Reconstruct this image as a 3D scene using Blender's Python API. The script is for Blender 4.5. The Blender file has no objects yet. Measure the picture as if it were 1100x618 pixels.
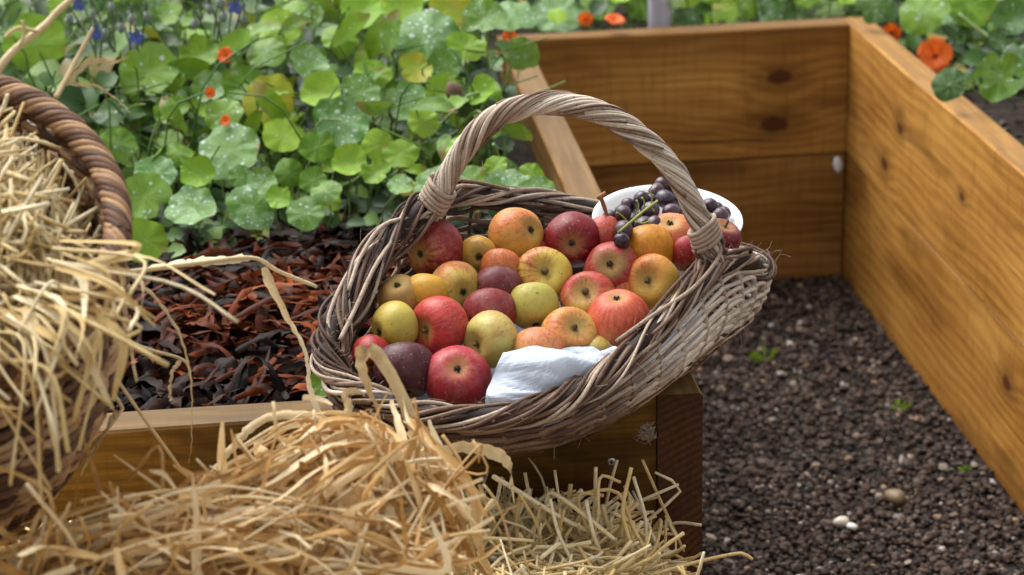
import bpy, math, random
import numpy as np
from mathutils import Vector, Matrix
random.seed(7); rng = np.random.default_rng(7)
S = bpy.context.scene
COL = S.collection
PI = math.pi

# ------------------------------------------------------------------ camera
CAM = np.array([-0.4249, -2.0906, 1.4280]); YAW, PITCH, ROLL, FPX = 0.1029, 0.3572, -0.0253, 2249.4
ZT = 0.5057                      # height of the top of the timber bed
BL, BW, TK = 1.6587, 0.6099, 0.05  # length and width of the gravel bay, board thickness
sy, cy, sp, cp = math.sin(YAW), math.cos(YAW), math.sin(PITCH), math.cos(PITCH)
FW = np.array([sy*cp, cy*cp, -sp]); _r = np.array([cy, -sy, 0.0]); _u = np.cross(_r, FW)
RT = _r*math.cos(ROLL)+_u*math.sin(ROLL); UP = -_r*math.sin(ROLL)+_u*math.cos(ROLL)
def ray(x, y): return FW + RT*((x-550)/FPX) - UP*((y-309)/FPX)
def atY(x, y, Y):
    d = ray(x, y); return CAM + d*((Y-CAM[1])/d[1])
def atZ(x, y, Z):
    d = ray(x, y); return CAM + d*((Z-CAM[2])/d[2])
def depth(P): return float((np.asarray(P)-CAM) @ FW)
def nrm(v):
    v = np.asarray(v, float); return v/(np.linalg.norm(v)+1e-12)
def facing(dx, dy):              # a direction that shows dx right, dy down of an object's middle (fractions of its radius)
    k = math.sqrt(max(0.0, 1-dx*dx-dy*dy)); return nrm(RT*dx - UP*dy - FW*k)

cam_d = bpy.data.cameras.new("camera"); cam = bpy.data.objects.new("camera", cam_d); COL.objects.link(cam)
cam.matrix_world = Matrix(((RT[0], UP[0], -FW[0], CAM[0]), (RT[1], UP[1], -FW[1], CAM[1]), (RT[2], UP[2], -FW[2], CAM[2]), (0, 0, 0, 1)))
cam_d.sensor_fit = 'HORIZONTAL'; cam_d.sensor_width = 36; cam_d.lens = 36*FPX/1100
cam_d.clip_start = 0.05; cam_d.clip_end = 500
cam_d.dof.use_dof = True; cam_d.dof.focus_distance = 2.24; cam_d.dof.aperture_fstop = 6.3
S.camera = cam

# ------------------------------------------------------------------ light
w = bpy.data.worlds.new("World"); S.world = w; w.use_nodes = True
nt = w.node_tree; nt.nodes.clear()
sky = nt.nodes.new('ShaderNodeTexSky'); sky.sky_type = 'NISHITA'; sky.sun_disc = False
SUN_EL, SUN_AZ = math.radians(58), math.radians(-35)   # azimuth from +Y towards +X
sky.sun_elevation = SUN_EL; sky.sun_rotation = SUN_AZ; sky.dust_density = 4.0; sky.air_density = 1.0; sky.ozone_density = 1.0
hs = nt.nodes.new('ShaderNodeHueSaturation'); hs.inputs['Saturation'].default_value = 0.10; hs.inputs['Value'].default_value = 1.8
bg = nt.nodes.new('ShaderNodeBackground'); bg.inputs['Strength'].default_value = 0.15
wo = nt.nodes.new('ShaderNodeOutputWorld')
nt.links.new(sky.outputs[0], hs.inputs['Color']); nt.links.new(hs.outputs[0], bg.inputs[0]); nt.links.new(bg.outputs[0], wo.inputs[0])
sl = bpy.data.lights.new("sun", 'SUN'); sl.energy = 3.9; sl.angle = math.radians(55); sl.color = (1.0, 0.965, 0.91)
so = bpy.data.objects.new("sun", sl); COL.objects.link(so)
sdir = Vector((math.sin(SUN_AZ)*math.cos(SUN_EL), math.cos(SUN_AZ)*math.cos(SUN_EL), math.sin(SUN_EL)))
so.rotation_euler = sdir.to_track_quat('Z', 'Y').to_euler(); so.location = (0, 0, 5)
S.view_settings.view_transform = 'Standard'; S.view_settings.look = 'None'; S.view_settings.exposure = 0
S.cycles.sample_clamp_indirect = 2.5; S.cycles.sample_clamp_direct = 8.0; S.cycles.max_bounces = 6; S.cycles.use_denoising = True

# ------------------------------------------------------------------ object helpers
def link(name, me, parent=None, mat=None):
    o = bpy.data.objects.new(name, me); COL.objects.link(o)
    if mat is not None and me is not None:
        for m in (mat if isinstance(mat, (list, tuple)) else [mat]):
            if m.name not in [x.name for x in me.materials if x]: me.materials.append(m)
    if parent is not None: o.parent = parent
    return o
def empty(name, loc=(0, 0, 0)):
    o = bpy.data.objects.new(name, None); COL.objects.link(o); o.location = Vector([float(v) for v in loc]); o.empty_display_size = 0.03
    return o
def tag(o, label=None, cat=None, group=None, kind=None):
    if label: o["label"] = label
    if cat: o["category"] = cat
    if group: o["group"] = group
    if kind: o["kind"] = kind
    return o

class MB:
    """collects vertices, faces and one colour per vertex (r: random, g: along, b: around, a: kind)"""
    def __init__(s): s.v = []; s.q = []; s.t = []; s.c = []; s.n = 0; s.qm = []; s.tm = []
    def add(s, V, Q=None, T=None, C=None, m=0):
        V = np.asarray(V, float).reshape(-1, 3); k = len(V)
        s.v.append(V)
        if C is None: C = np.zeros((k, 4))
        C = np.asarray(C, float)
        if C.ndim == 1: C = np.tile(C, (k, 1))
        s.c.append(C)
        if Q is not None and len(Q): s.q.append(np.asarray(Q, int)+s.n); s.qm.append(np.full(len(Q), m))
        if T is not None and len(T): s.t.append(np.asarray(T, int)+s.n); s.tm.append(np.full(len(T), m))
        s.n += k
    def mesh(s, name, smooth=True, origin=None):
        V = np.concatenate(s.v)
        if origin is not None: V = V - np.asarray(origin, float)
        C = np.concatenate(s.c)
        Q = np.concatenate(s.q) if s.q else np.zeros((0, 4), int); T = np.concatenate(s.t) if s.t else np.zeros((0, 3), int)
        M = np.concatenate(s.qm+s.tm) if (s.qm or s.tm) else np.zeros(0, int)
        me = bpy.data.meshes.new(name); me.vertices.add(len(V)); me.vertices.foreach_set('co', V.ravel())
        nl = 4*len(Q)+3*len(T); me.loops.add(nl); me.loops.foreach_set('vertex_index', np.concatenate([Q.ravel(), T.ravel()]).astype(np.int32))
        me.polygons.add(len(Q)+len(T))
        st = np.concatenate([np.arange(len(Q))*4, 4*len(Q)+np.arange(len(T))*3]).astype(np.int32)
        me.polygons.foreach_set('loop_start', st)
        me.polygons.foreach_set('material_index', M.astype(np.int32))
        me.update(calc_edges=True); me.validate()
        me.polygons.foreach_set('use_smooth', np.full(len(me.polygons), smooth))
        a = me.attributes.new('Col', 'FLOAT_COLOR', 'POINT'); a.data.foreach_set('color', C.astype(np.float32).ravel())
        return me
    def obj(s, name, mat, parent=None, smooth=True, origin=None):
        return link(name, s.mesh(name, smooth, origin), parent, mat)

def catmull(P, n, closed=False):
    P = np.asarray(P, float); m = len(P)
    if m == 2: P = np.array([P[0], (P[0]+P[1])/2, P[1]]); m = 3
    t = np.linspace(0, m if closed else m-1, n, endpoint=not closed)
    i = np.minimum(t.astype(int), (m-1) if closed else (m-2)); f = (t-i)[:, None]
    if closed: a, b, c, d = P[(i-1) % m], P[i % m], P[(i+1) % m], P[(i+2) % m]
    else:
        E = np.vstack([2*P[0]-P[1], P, 2*P[-1]-P[-2]]); a, b, c, d = E[i], E[i+1], E[i+2], E[i+3]
    return 0.5*(2*b+(c-a)*f+(2*a-5*b+4*c-d)*f*f+(3*b-a-3*c+d)*f**3)
def frames(P, closed=False):
    if closed: T = np.roll(P, -1, 0)-np.roll(P, 1, 0)
    else: T = np.gradient(P, axis=0)
    T /= np.linalg.norm(T, axis=1)[:, None]+1e-12
    N = np.zeros_like(P); a = np.array([0, 0, 1.0]) if abs(T[0][2]) < .9 else np.array([1.0, 0, 0])
    n = nrm(a-T[0]*(a@T[0])); N[0] = n
    for k in range(1, len(P)):
        n = n-T[k]*(n@T[k]); n /= np.linalg.norm(n)+1e-12; N[k] = n
    return T, N, np.cross(T, N)
def tube(mb, P, r, ns=6, rand=None, kind=0.0, closed=False, cap=True):
    P = np.asarray(P, float); n = len(P); r = np.broadcast_to(np.asarray(r, float), (n,))
    T, N, B = frames(P, closed)
    a = np.arange(ns)*2*PI/ns
    V = P[:, None, :]+r[:, None, None]*(N[:, None, :]*np.cos(a)[None, :, None]+B[:, None, :]*np.sin(a)[None, :, None])
    i = np.arange(n if closed else n-1)[:, None]; j = np.arange(ns)[None, :]
    i2 = (i+1) % n; j2 = (j+1) % ns
    Q = np.stack([i*ns+j, i*ns+j2, i2*ns+j2, i2*ns+j], -1).reshape(-1, 4)
    rand = random.random() if rand is None else rand
    C = np.zeros((n, ns, 4)); C[..., 0] = rand; C[..., 1] = np.linspace(0, 1, n)[:, None]; C[..., 2] = (a/(2*PI))[None, :]; C[..., 3] = kind
    V = V.reshape(-1, 3); C = C.reshape(-1, 4)
    Tt = None
    if cap and not closed:
        V = np.vstack([V, P[0], P[-1]]); C = np.vstack([C, C[0], C[-1]])
        e = n*ns; jj = np.arange(ns); jk = (jj+1) % ns
        Tt = np.vstack([np.stack([np.full(ns, e), jk, jj], -1), np.stack([np.full(ns, e+1), (n-1)*ns+jj, (n-1)*ns+jk], -1)])
    mb.add(V, Q, Tt, C)
def ribbon(mb, P, wd, side0=None, twist=0.0, fold=0.25, rand=None, kind=0.0, ncs=5, curl=0.0, wav=0.0):
    """a leaf blade: strip with a V or curled cross-section that twists along its path"""
    P = np.asarray(P, float); n = len(P); wd = np.broadcast_to(np.asarray(wd, float), (n,))
    T, N, B = frames(P)
    if side0 is not None:
        s = np.asarray(side0, float)[None, :]-T*(T@np.asarray(side0, float))[:, None]; s /= np.linalg.norm(s, axis=1)[:, None]+1e-9
        N = s; B = np.cross(T, N)
    t = np.linspace(0, 1, n); tw = np.broadcast_to(np.asarray(twist, float)*t if np.ndim(twist) == 0 else twist, (n,))
    ph = random.random()*6.28
    Sd = N*np.cos(tw)[:, None]+B*np.sin(tw)[:, None]; Up = -N*np.sin(tw)[:, None]+B*np.cos(tw)[:, None]
    x = np.linspace(-1, 1, ncs)
    if curl: ang = x*curl; cx = np.sin(ang)/curl; cz = (1-np.cos(ang))/curl
    else: cx = x; cz = np.abs(x)*fold
    rip = wav*np.sin(t*22+ph)
    V = P[:, None, :]+wd[:, None, None]*.5*(Sd[:, None, :]*cx[None, :, None]+Up[:, None, :]*(cz[None, :, None]+(rip[:, None]*x[None, :])[:, :, None]))
    i = np.arange(n-1)[:, None]; j = np.arange(ncs-1)[None, :]
    Q = np.stack([i*ncs+j, i*ncs+j+1, (i+1)*ncs+j+1, (i+1)*ncs+j], -1).reshape(-1, 4)
    rand = random.random() if rand is None else rand
    C = np.zeros((n, ncs, 4)); C[..., 0] = rand; C[..., 1] = t[:, None]; C[..., 2] = ((x+1)/2)[None, :]; C[..., 3] = kind
    mb.add(V.reshape(-1, 3), Q, None, C.reshape(-1, 4))
def lathe(mb, prof, ns=32, M=None, lob=0.0, c=(0, 0, 0, 0)):
    prof = np.asarray(prof, float); n = len(prof); a = np.arange(ns)*2*PI/ns
    k = 1+lob*np.cos(5*a)
    V = np.stack([prof[:, 0][:, None]*np.cos(a)*k, prof[:, 0][:, None]*np.sin(a)*k, np.repeat(prof[:, 1][:, None], ns, 1)], -1).reshape(-1, 3)
    if M is not None: V = V@np.asarray(M)[:3, :3].T+np.asarray(M)[:3, 3]
    i = np.arange(n-1)[:, None]; j = np.arange(ns)[None, :]; j2 = (j+1) % ns
    Q = np.stack([i*ns+j, i*ns+j2, (i+1)*ns+j2, (i+1)*ns+j], -1).reshape(-1, 4)
    mb.add(V, Q, None, np.asarray(c, float))
def rot_to(d, spin=0.0):
    """rotation whose local Z points along d"""
    q = Vector([float(v) for v in d]).to_track_quat('Z', 'Y'); return q.to_matrix() @ Matrix.Rotation(spin, 3, 'Z')

# ------------------------------------------------------------------ material helpers
class NT:
    def __init__(s, name):
        s.m = bpy.data.materials.new(name); s.m.use_nodes = True; s.t = s.m.node_tree; s.t.nodes.clear()
        s.out = s.n('ShaderNodeOutputMaterial'); s.b = s.n('ShaderNodeBsdfPrincipled'); s.l(s.b.outputs[0], s.out.inputs[0])
    def n(s, typ, **kw):
        x = s.t.nodes.new(typ)
        for k, v in kw.items(): setattr(x, k, v)
        return x
    def l(s, a, b): s.t.links.new(a, b)
    def put(s, sock, v):
        if hasattr(v, 'is_linked') or hasattr(v, 'links'): s.l(v, sock)
        elif isinstance(v, (tuple, list)) and len(v) == 3 and sock.type == 'RGBA': sock.default_value = (*v, 1)
        else: sock.default_value = v
    def math(s, op, a, b=None, c=None, clamp=False):
        x = s.n('ShaderNodeMath', operation=op); x.use_clamp = clamp
        for k, v in enumerate((a, b, c)):
            if v is not None: s.put(x.inputs[k], v)
        return x.outputs[0]
    def vm(s, op, a, b=None):
        x = s.n('ShaderNodeVectorMath', operation=op); s.put(x.inputs[0], a)
        if b is not None: s.put(x.inputs[1], b)
        return x.outputs['Value'] if op in ('LENGTH', 'DOT_PRODUCT', 'DISTANCE') else x.outputs[0]
    def mix(s, f, a, b, bt='MIX'):
        x = s.n('ShaderNodeMix', data_type='RGBA', blend_type=bt); s.put(x.inputs[0], f); s.put(x.inputs[6], a); s.put(x.inputs[7], b); return x.outputs[2]
    def ramp(s, f, stops, interp='LINEAR'):
        x = s.n('ShaderNodeValToRGB'); s.l(f, x.inputs[0]); r = x.color_ramp; r.interpolation = interp
        while len(r.elements) < len(stops): r.elements.new(0.5)
        for e, (p, c) in zip(r.elements, stops): e.position = p; e.color = (*c, 1) if len(c) == 3 else c
        return x.outputs[0]
    def sm(s, v, a, b, lo=0.0, hi=1.0):
        x = s.n('ShaderNodeMapRange'); x.interpolation_type = 'SMOOTHSTEP'; s.put(x.inputs[0], v)
        for k, q in zip((1, 2, 3, 4), (a, b, lo, hi)): x.inputs[k].default_value = q
        return x.outputs[0]
    def noise(s, vec, sc, det=3, rough=.55, dist=0.0):
        x = s.n('ShaderNodeTexNoise'); s.put(x.inputs['Vector'], vec); x.inputs['Scale'].default_value = sc; x.inputs['Detail'].default_value = det
        x.inputs['Roughness'].default_value = rough; x.inputs['Distortion'].default_value = dist; return x.outputs[0]
    def voro(s, vec, sc, feat='F1'):
        x = s.n('ShaderNodeTexVoronoi', feature=feat); s.put(x.inputs['Vector'], vec); x.inputs['Scale'].default_value = sc; return x
    def obj(s): return s.n('ShaderNodeTexCoord').outputs['Object']
    def geo(s): return s.n('ShaderNodeNewGeometry').outputs['Position']
    def mapv(s, v, sc=(1, 1, 1), loc=(0, 0, 0), rot=(0, 0, 0)):
        x = s.n('ShaderNodeMapping'); s.put(x.inputs[0], v); x.inputs['Scale'].default_value = sc; x.inputs['Location'].default_value = loc; x.inputs['Rotation'].default_value = rot; return x.outputs[0]
    def sep(s, v):
        x = s.n('ShaderNodeSeparateXYZ'); s.put(x.inputs[0], v); return x.outputs
    def comb(s, a, b, c):
        x = s.n('ShaderNodeCombineXYZ')
        for k, v in enumerate((a, b, c)): s.put(x.inputs[k], v)
        return x.outputs[0]
    def col(s):
        x = s.n('ShaderNodeAttribute', attribute_name='Col'); y = s.n('ShaderNodeSeparateColor'); s.l(x.outputs['Color'], y.inputs[0]); return y.outputs[0], y.outputs[1], y.outputs[2], x.outputs['Alpha']
    def bump(s, h, st=.3, d=.002):
        x = s.n('ShaderNodeBump'); x.inputs['Strength'].default_value = st; x.inputs['Distance'].default_value = d; s.l(h, x.inputs['Height']); s.l(x.outputs[0], s.b.inputs['Normal']); return x
    def set(s, base=None, rough=None, spec=None, **kw):
        if base is not None: s.put(s.b.inputs['Base Color'], base)
        if rough is not None: s.put(s.b.inputs['Roughness'], rough)
        if spec is not None: s.put(s.b.inputs['Specular IOR Level'], spec)
        for k, v in kw.items(): s.put(s.b.inputs[k], v)
        return s.m
    def translucent(s, col, f):
        tr = s.n('ShaderNodeBsdfTranslucent'); s.put(tr.inputs[0], col); mx = s.n('ShaderNodeMixShader'); mx.inputs[0].default_value = f
        s.l(s.b.outputs[0], mx.inputs[1]); s.l(tr.outputs[0], mx.inputs[2]); s.l(mx.outputs[0], s.out.inputs[0])

def wood(name, light, mid, dark, knots=(), ofs=0.0, rough=.55, ringf=48, topdark=0.0, wet=0.0):
    """flat-sawn board: local x along the grain, local z up its face; knots = (x, z, radius)"""
    k = NT(name); p = k.obj(); x, y, z = k.sep(p)
    warp = k.noise(k.mapv(p, (1.3, 3, 5), (ofs, 0, ofs)), 1.6, 2)
    phi = k.math('ADD', k.math('ADD', z, k.math('MULTIPLY', y, .8)), k.math('MULTIPLY', k.math('SUBTRACT', warp, .5), .075))
    core = None; halo = None
    for (kx, kz, kr) in knots:
        d2 = k.math('ADD', k.math('POWER', k.math('MULTIPLY', k.math('SUBTRACT', x, kx), .62), 2.0), k.math('POWER', k.math('SUBTRACT', z, kz), 2.0))
        g = k.math('POWER', 2.718, k.math('MULTIPLY', d2, -1/(2.6*kr)**2))
        phi = k.math('ADD', phi, k.math('MULTIPLY', g, kr*1.7))
        dn = k.math('ADD', k.math('SQRT', d2), k.math('MULTIPLY', k.math('SUBTRACT', k.noise(p, 60, 2), .5), kr*.5))
        c_ = k.sm(dn, kr*1.0, kr*.55); h_ = k.sm(dn, kr*3.4, kr*.6)
        core = c_ if core is None else k.math('MAXIMUM', core, c_); halo = h_ if halo is None else k.math('MAXIMUM', halo, h_)
    ring = k.math('SINE', k.math('ADD', k.math('MULTIPLY', phi, 2*PI*ringf), k.math('MULTIPLY', k.noise(k.mapv(p, (3, 30, 30)), 3, 2), 3.0)))
    ring = k.sm(ring, -1.0, 1.0)
    fib = k.noise(k.mapv(p, (4, 160, 220), (ofs*3, 0, 0)), 1.0, 4, .65)
    blot = k.noise(k.mapv(p, (2.2, 6, 7), (ofs*7, 2, 1)), 1.4, 3)
    t = k.math('ADD', k.math('ADD', k.math('MULTIPLY', ring, .13), k.math('MULTIPLY', fib, .66)), k.math('MULTIPLY', blot, .62))
    c = k.ramp(t, [(.36, dark), (.66, mid), (.98, light)])
    stain = k.noise(k.mapv(p, (1.5, 8, 5), (ofs+4, 1, 7)), 2.3, 3)
    c = k.mix(k.sm(stain, .52, .72, 0, .65), c, dark)
    saw = k.noise(k.mapv(p, (70, 1, 8), (0, 0, 0), (0, .35, 0)), 1.0, 2)
    c = k.mix(k.sm(saw, .5, .75, 0, .32), c, dark)
    if halo is not None:
        c = k.mix(k.math('MULTIPLY', halo, .55), c, tuple(v*.7 for v in dark)); c = k.mix(k.math('MULTIPLY', core, .9), c, (.075, .022, .009))
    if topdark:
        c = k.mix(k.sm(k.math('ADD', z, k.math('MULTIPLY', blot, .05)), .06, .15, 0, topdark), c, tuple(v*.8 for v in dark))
    nz = k.sep(k.n('ShaderNodeNewGeometry').outputs['Normal'])[2]
    weather = k.math('MULTIPLY', k.sm(nz, .6, .95), .55)
    c = k.mix(weather, c, k.mix(fib, (.045, .026, .009), (.16, .10, .040)))
    ck = k.noise(k.mapv(p, (2.2, 60, 85), (ofs*5, 3, 0)), 1.0, 2, .5); c = k.mix(k.sm(ck, .69, .735, 0, .75), c, tuple(v*.35 for v in dark))
    spl = k.noise(k.vm('ADD', p, (ofs, 0, 0)), 55, 4, .7); c = k.mix(k.math('MULTIPLY', k.sm(spl, .60, .72), k.sm(z, .02, -.13, 0, .6)), c, (.06, .04, .025))
    k.bump(k.math('ADD', k.math('MULTIPLY', fib, .6), k.math('ADD', k.math('MULTIPLY', ring, .25), k.math('MULTIPLY', k.sm(ck, .69, .735), -1.0))), .4, .0015)
    return k.set(c, k.math('ADD', rough, k.math('MULTIPLY', k.math('SUBTRACT', blot, .5), .35)), .16)
def endgrain(name):
    k = NT(name); p = k.obj(); x, y, z = k.sep(p)
    yy = k.math('ADD', y, .10); zz = k.math('ADD', z, .19)
    d = k.math('SQRT', k.math('ADD', k.math('POWER', yy, 2.0), k.math('POWER', zz, 2.0)))
    d = k.math('ADD', d, k.math('MULTIPLY', k.noise(p, 14, 2), .012))
    ring = k.sm(k.math('SINE', k.math('MULTIPLY', d, 2*PI*120)), -1, 1)
    n = k.noise(p, 160, 4, .7)
    b = k.noise(p, 12, 2)
    t = k.math('ADD', k.math('ADD', k.math('MULTIPLY', ring, .16), k.math('MULTIPLY', n, .58)), k.math('MULTIPLY', b, .4))
    c = k.ramp(t, [(.3, (.022, .008, .003)), (.62, (.075, .028, .009)), (.95, (.16, .066, .022))])
    k.bump(n, .5, .002)
    return k.set(c, .7, .25)

def wicker(name, stops, rough=.62):
    k = NT(name); r, al, ar, kd = k.col(); p = k.geo()
    n1 = k.noise(p, 38, 3); n2 = k.noise(p, 420, 3, .7)
    lt = k.noise(k.comb(k.math('MULTIPLY', al, 60), k.math('MULTIPLY', ar, 5), k.math('MULTIPLY', r, 90)), 1.2, 3)
    t = k.math('ADD', k.math('ADD', k.math('MULTIPLY', r, .72), k.math('MULTIPLY', n1, .20)), k.math('ADD', k.math('MULTIPLY', lt, .22), k.math('MULTIPLY', kd, .34)))
    t = k.math('ADD', t, k.math('MULTIPLY', k.math('SUBTRACT', n2, .5), .16))
    c = k.ramp(t, stops)
    c = k.mix(k.sm(k.noise(p, 170, 3, .7), .55, .72, 0, .5), c, stops[0][1])
    k.bump(k.math('ADD', k.math('MULTIPLY', n2, .7), lt), .6, .001)
    return k.set(c, rough, .3)

def straw_mat(name, stops, tr=.25, rough=.55):
    k = NT(name); r, al, ar, kd = k.col(); p = k.geo()
    st = k.noise(k.comb(k.math('MULTIPLY', al, 6), k.math('MULTIPLY', ar, 34), k.math('MULTIPLY', r, 120)), 1.0, 5, .7)
    n = k.noise(p, 55, 3)
    t = k.math('ADD', k.math('ADD', k.math('MULTIPLY', r, .55), k.math('MULTIPLY', st, .48)), k.math('MULTIPLY', k.math('SUBTRACT', n, .38), .5))
    c = k.ramp(t, stops)
    c = k.mix(k.sm(k.noise(p, 150, 2), .62, .78, 0, .5), c, (.16, .07, .025))
    k.bump(st, .6, .0016); m = k.set(c, rough, .3)
    if tr: k.translucent(c, tr)
    return m

def leaf_mat(name, a, b, dew, yellow=0.0, vein=(.30, .42, .16)):
    k = NT(name); p = k.obj(); x, y, z = k.sep(p)
    oi = k.n('ShaderNodeObjectInfo').outputs['Random']
    pr = k.vm('ADD', p, k.comb(k.math('MULTIPLY', oi, 7.0), k.math('MULTIPLY', oi, 13.0), 0.0))
    rr = k.math('SQRT', k.math('ADD', k.math('MULTIPLY', x, x), k.math('MULTIPLY', y, y)))
    an = k.math('ARCTAN2', y, x)
    seg = k.math('ABSOLUTE', k.math('SUBTRACT', k.math('FRACT', k.math('ADD', k.math('MULTIPLY', an, 9/(2*PI)), .5)), .5))
    dist = k.math('MULTIPLY', k.math('MULTIPLY', seg, rr), .7)
    ve = k.math('MULTIPLY', k.sm(dist, .0010, .0002), k.sm(rr, .031, .012))
    n = k.noise(pr, 60, 3)
    c = k.mix(k.sm(k.math('ADD', n, k.math('MULTIPLY', k.math('SUBTRACT', oi, .5), .5)), .3, .7), a, b)
    if yellow: c = k.mix(k.sm(k.math('ADD', k.noise(pr, 45, 2), k.math('MULTIPLY', rr, 7)), .45, .8, 0, yellow), c, (.42, .30, .03))
    br = k.math('MULTIPLY', k.sm(k.math('ADD', k.noise(pr, 30, 3), k.math('MULTIPLY', rr, 6)), .78, .9), .8)
    c = k.mix(br, c, (.2, .13, .04)); c = k.mix(k.math('MULTIPLY', ve, .32), c, vein)
    rgh = .42; h = k.math('ADD', k.math('MULTIPLY', n, .5), k.math('MULTIPLY', ve, -.4))
    if dew:
        vo = k.voro(pr, 210); pick = k.math('GREATER_THAN', k.sep(vo.outputs['Color'])[0], 1-dew)
        patch = k.sm(k.noise(pr, 48, 2), .40, .55)
        drop = k.math('MULTIPLY', k.math('MULTIPLY', k.sm(vo.outputs['Distance'], .42, .22), pick), patch)
        vo2 = k.voro(pr, 95); drop2 = k.math('MULTIPLY', k.sm(vo2.outputs['Distance'], .30, .2), k.math('GREATER_THAN', k.sep(vo2.outputs['Color'])[1], 1-dew*.5))
        drop = k.math('MAXIMUM', drop, drop2)
        c = k.mix(k.math('MULTIPLY', patch, .62*dew), c, (.33, .50, .29))
        c = k.mix(k.math('MULTIPLY', drop, .55), c, (.62, .72, .68))  # dew drops whitened in the colour, standing in for sky reflected in them
        h = k.math('ADD', h, k.math('MULTIPLY', drop, 1.2)); rgh = k.math('SUBTRACT', .45, k.math('MULTIPLY', drop, .4))
    k.bump(h, .5, .0016); m = k.set(c, rgh, .2)
    k.translucent(k.mix(.5, c, (.28, .40, .015)), .22)
    return m

def simple(name, c, rough=.6, noise_amt=.25, sc=40, spec=.4, bump=0.0, c2=None):
    k = NT(name); p = k.obj(); n = k.noise(p, sc, 3)
    cc = k.mix(n, tuple(v*(1-noise_amt) for v in c), c2 or tuple(min(1, v*(1+noise_amt)) for v in c))
    if bump: k.bump(n, bump, .002)
    return k.set(cc, rough, spec)

# ================================================================== SETTING
def grid(mb, x0, x1, y0, y1, nx, ny, zf, c=(0, 0, 0, 0)):
    X, Y = np.meshgrid(np.linspace(x0, x1, nx+1), np.linspace(y0, y1, ny+1)); Z = zf(X, Y)
    i = np.arange(ny)[:, None]; j = np.arange(nx)[None, :]; W = nx+1
    Q = np.stack([i*W+j, i*W+j+1, (i+1)*W+j+1, (i+1)*W+j], -1).reshape(-1, 4)
    mb.add(np.stack([X, Y, Z], -1).reshape(-1, 3), Q, None, np.asarray(c, float))
def lumps(X, Y, s=1.0): return .5*np.sin(X*9.1*s+1.3*np.sin(Y*7*s))+.5*np.sin(Y*11.3*s+1.7*np.sin(X*5*s+2))+.35*np.sin(X*31*s+Y*17*s)+.3*np.sin(Y*37*s-X*23*s)

k = NT("soil"); p = k.geo(); n = k.noise(p, 45, 5, .7); c = k.ramp(n, [(.3, (.006, .004, .003)), (.55, (.025, .016, .011)), (.8, (.07, .048, .034))]); k.bump(n, .9, .01); M_soil = k.set(c, .8, .15)
k = NT("ground_earth"); p = k.geo(); n = k.noise(p, 3, 5); c = k.ramp(n, [(.3, (.02, .03, .01)), (.7, (.06, .06, .03))]); M_ground = k.set(c, .9, .2)
k = NT("gravel_bed"); p = k.geo(); n = k.noise(p, 160, 4, .7); c = k.ramp(n, [(.3, (.008, .006, .006)), (.7, (.05, .04, .036))]); k.bump(n, .8, .006); M_gbed = k.set(c, .85, .12)

mb = MB(); grid(mb, -60, 60, -60, 60, 30, 30, lambda X, Y: X*0-.02); tag(mb.obj("ground", M_ground), kind='structure')
mb = MB(); grid(mb, -3.5, BW+2.5, -3.2, BL+.02, 40, 40, lambda X, Y: 0*X); tag(mb.obj("gravel_path", M_gbed), kind='structure')
mb = MB(); sz = lambda X, Y: ZT-.062+.009*lumps(X, Y)
grid(mb, -3.2, -TK-.002, TK+.002, BL+TK, 150, 80, sz); grid(mb, -3.2, BW+2.2, BL+TK+.002, 5.5, 120, 90, sz); grid(mb, BW+TK+.002, BW+2.2, -.5, BL+TK, 60, 80, sz)
tag(mb.obj("garden_soil", M_soil), kind='structure')

# ------------------------------------------------------------------ raised bed
bed = tag(empty("raised_bed", (0, 0, 0)), "golden brown stained timber raised bed of thick planks around a gravel bay", "raised bed")
M_end = endgrain("end_grain")
HB = ZT/2-.0015
def board(name, p0, ang, L, z0, mat, endmat=None, h=HB, th=TK):
    """plank: local x along its length from p0, local y its thickness, local z up (origin at mid height)"""
    b = .0028; n = max(8, int(L/.05))
    prof = [(0, -h/2+b), (b, -h/2), (th-b, -h/2), (th, -h/2+b), (th, h/2-b), (th-b, h/2), (b, h/2), (0, h/2-b)]
    m = MB(); xs = np.linspace(0, L, n+1); V = []
    for x in xs:
        for (yy, zz) in prof:
            V.append((x, yy+.0007*math.sin(x*9+zz*20+p0[0]*7), zz+.0009*math.sin(x*6+yy*40+p0[1]*5)))
    k8 = 8; Q = [(i*k8+j, (i+1)*k8+j, (i+1)*k8+(j+1) % k8, i*k8+(j+1) % k8) for i in range(n) for j in range(k8)]
    m.add(V, Q)
    for i, fl in ((0, 0), (n, 1)):
        ring = [V[i*k8+j] for j in range(k8)]; cen = np.mean(ring, 0)
        T = [(k8, j, (j+1) % k8) if not fl else (k8, (j+1) % k8, j) for j in range(k8)]
        m.add(ring+[cen], None, T, None, 1 if endmat else 0)
    o = m.obj(name, [mat]+([endmat] if endmat else []), bed, smooth=False)
    o.location = (p0[0], p0[1], z0+h/2); o.rotation_euler = (0, 0, ang)
    return o
GL, GM, GD = (.60, .325, .080), (.385, .178, .036), (.15, .060, .011)
DL, DM, DD = (.28, .148, .026), (.14, .068, .011), (.045, .020, .004)
z1 = ZT-HB; z0 = 0.0
def lx(px, py, Y): return atY(px, py, Y)
# back planks (face towards -Y): local x = world x
def kn_back(px, py, r, zc): P = atY(px, py, BL); return (P[0]-(-.05), P[2]-zc, r)
zc1 = z1+HB/2; zc0 = z0+HB/2
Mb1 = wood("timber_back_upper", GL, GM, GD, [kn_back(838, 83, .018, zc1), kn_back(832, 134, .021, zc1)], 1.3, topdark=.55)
Mb0 = wood("timber_back_lower", (.45, .235, .062), (.28, .126, .028), (.11, .045, .009), [], 4.1)
board("back_board", (-.05, BL, 0), 0, BW+.05-.001, z1, Mb1); board("back_board", (-.05, BL+.002, 0), 0, BW+.05-.001, z0, Mb0)
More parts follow.
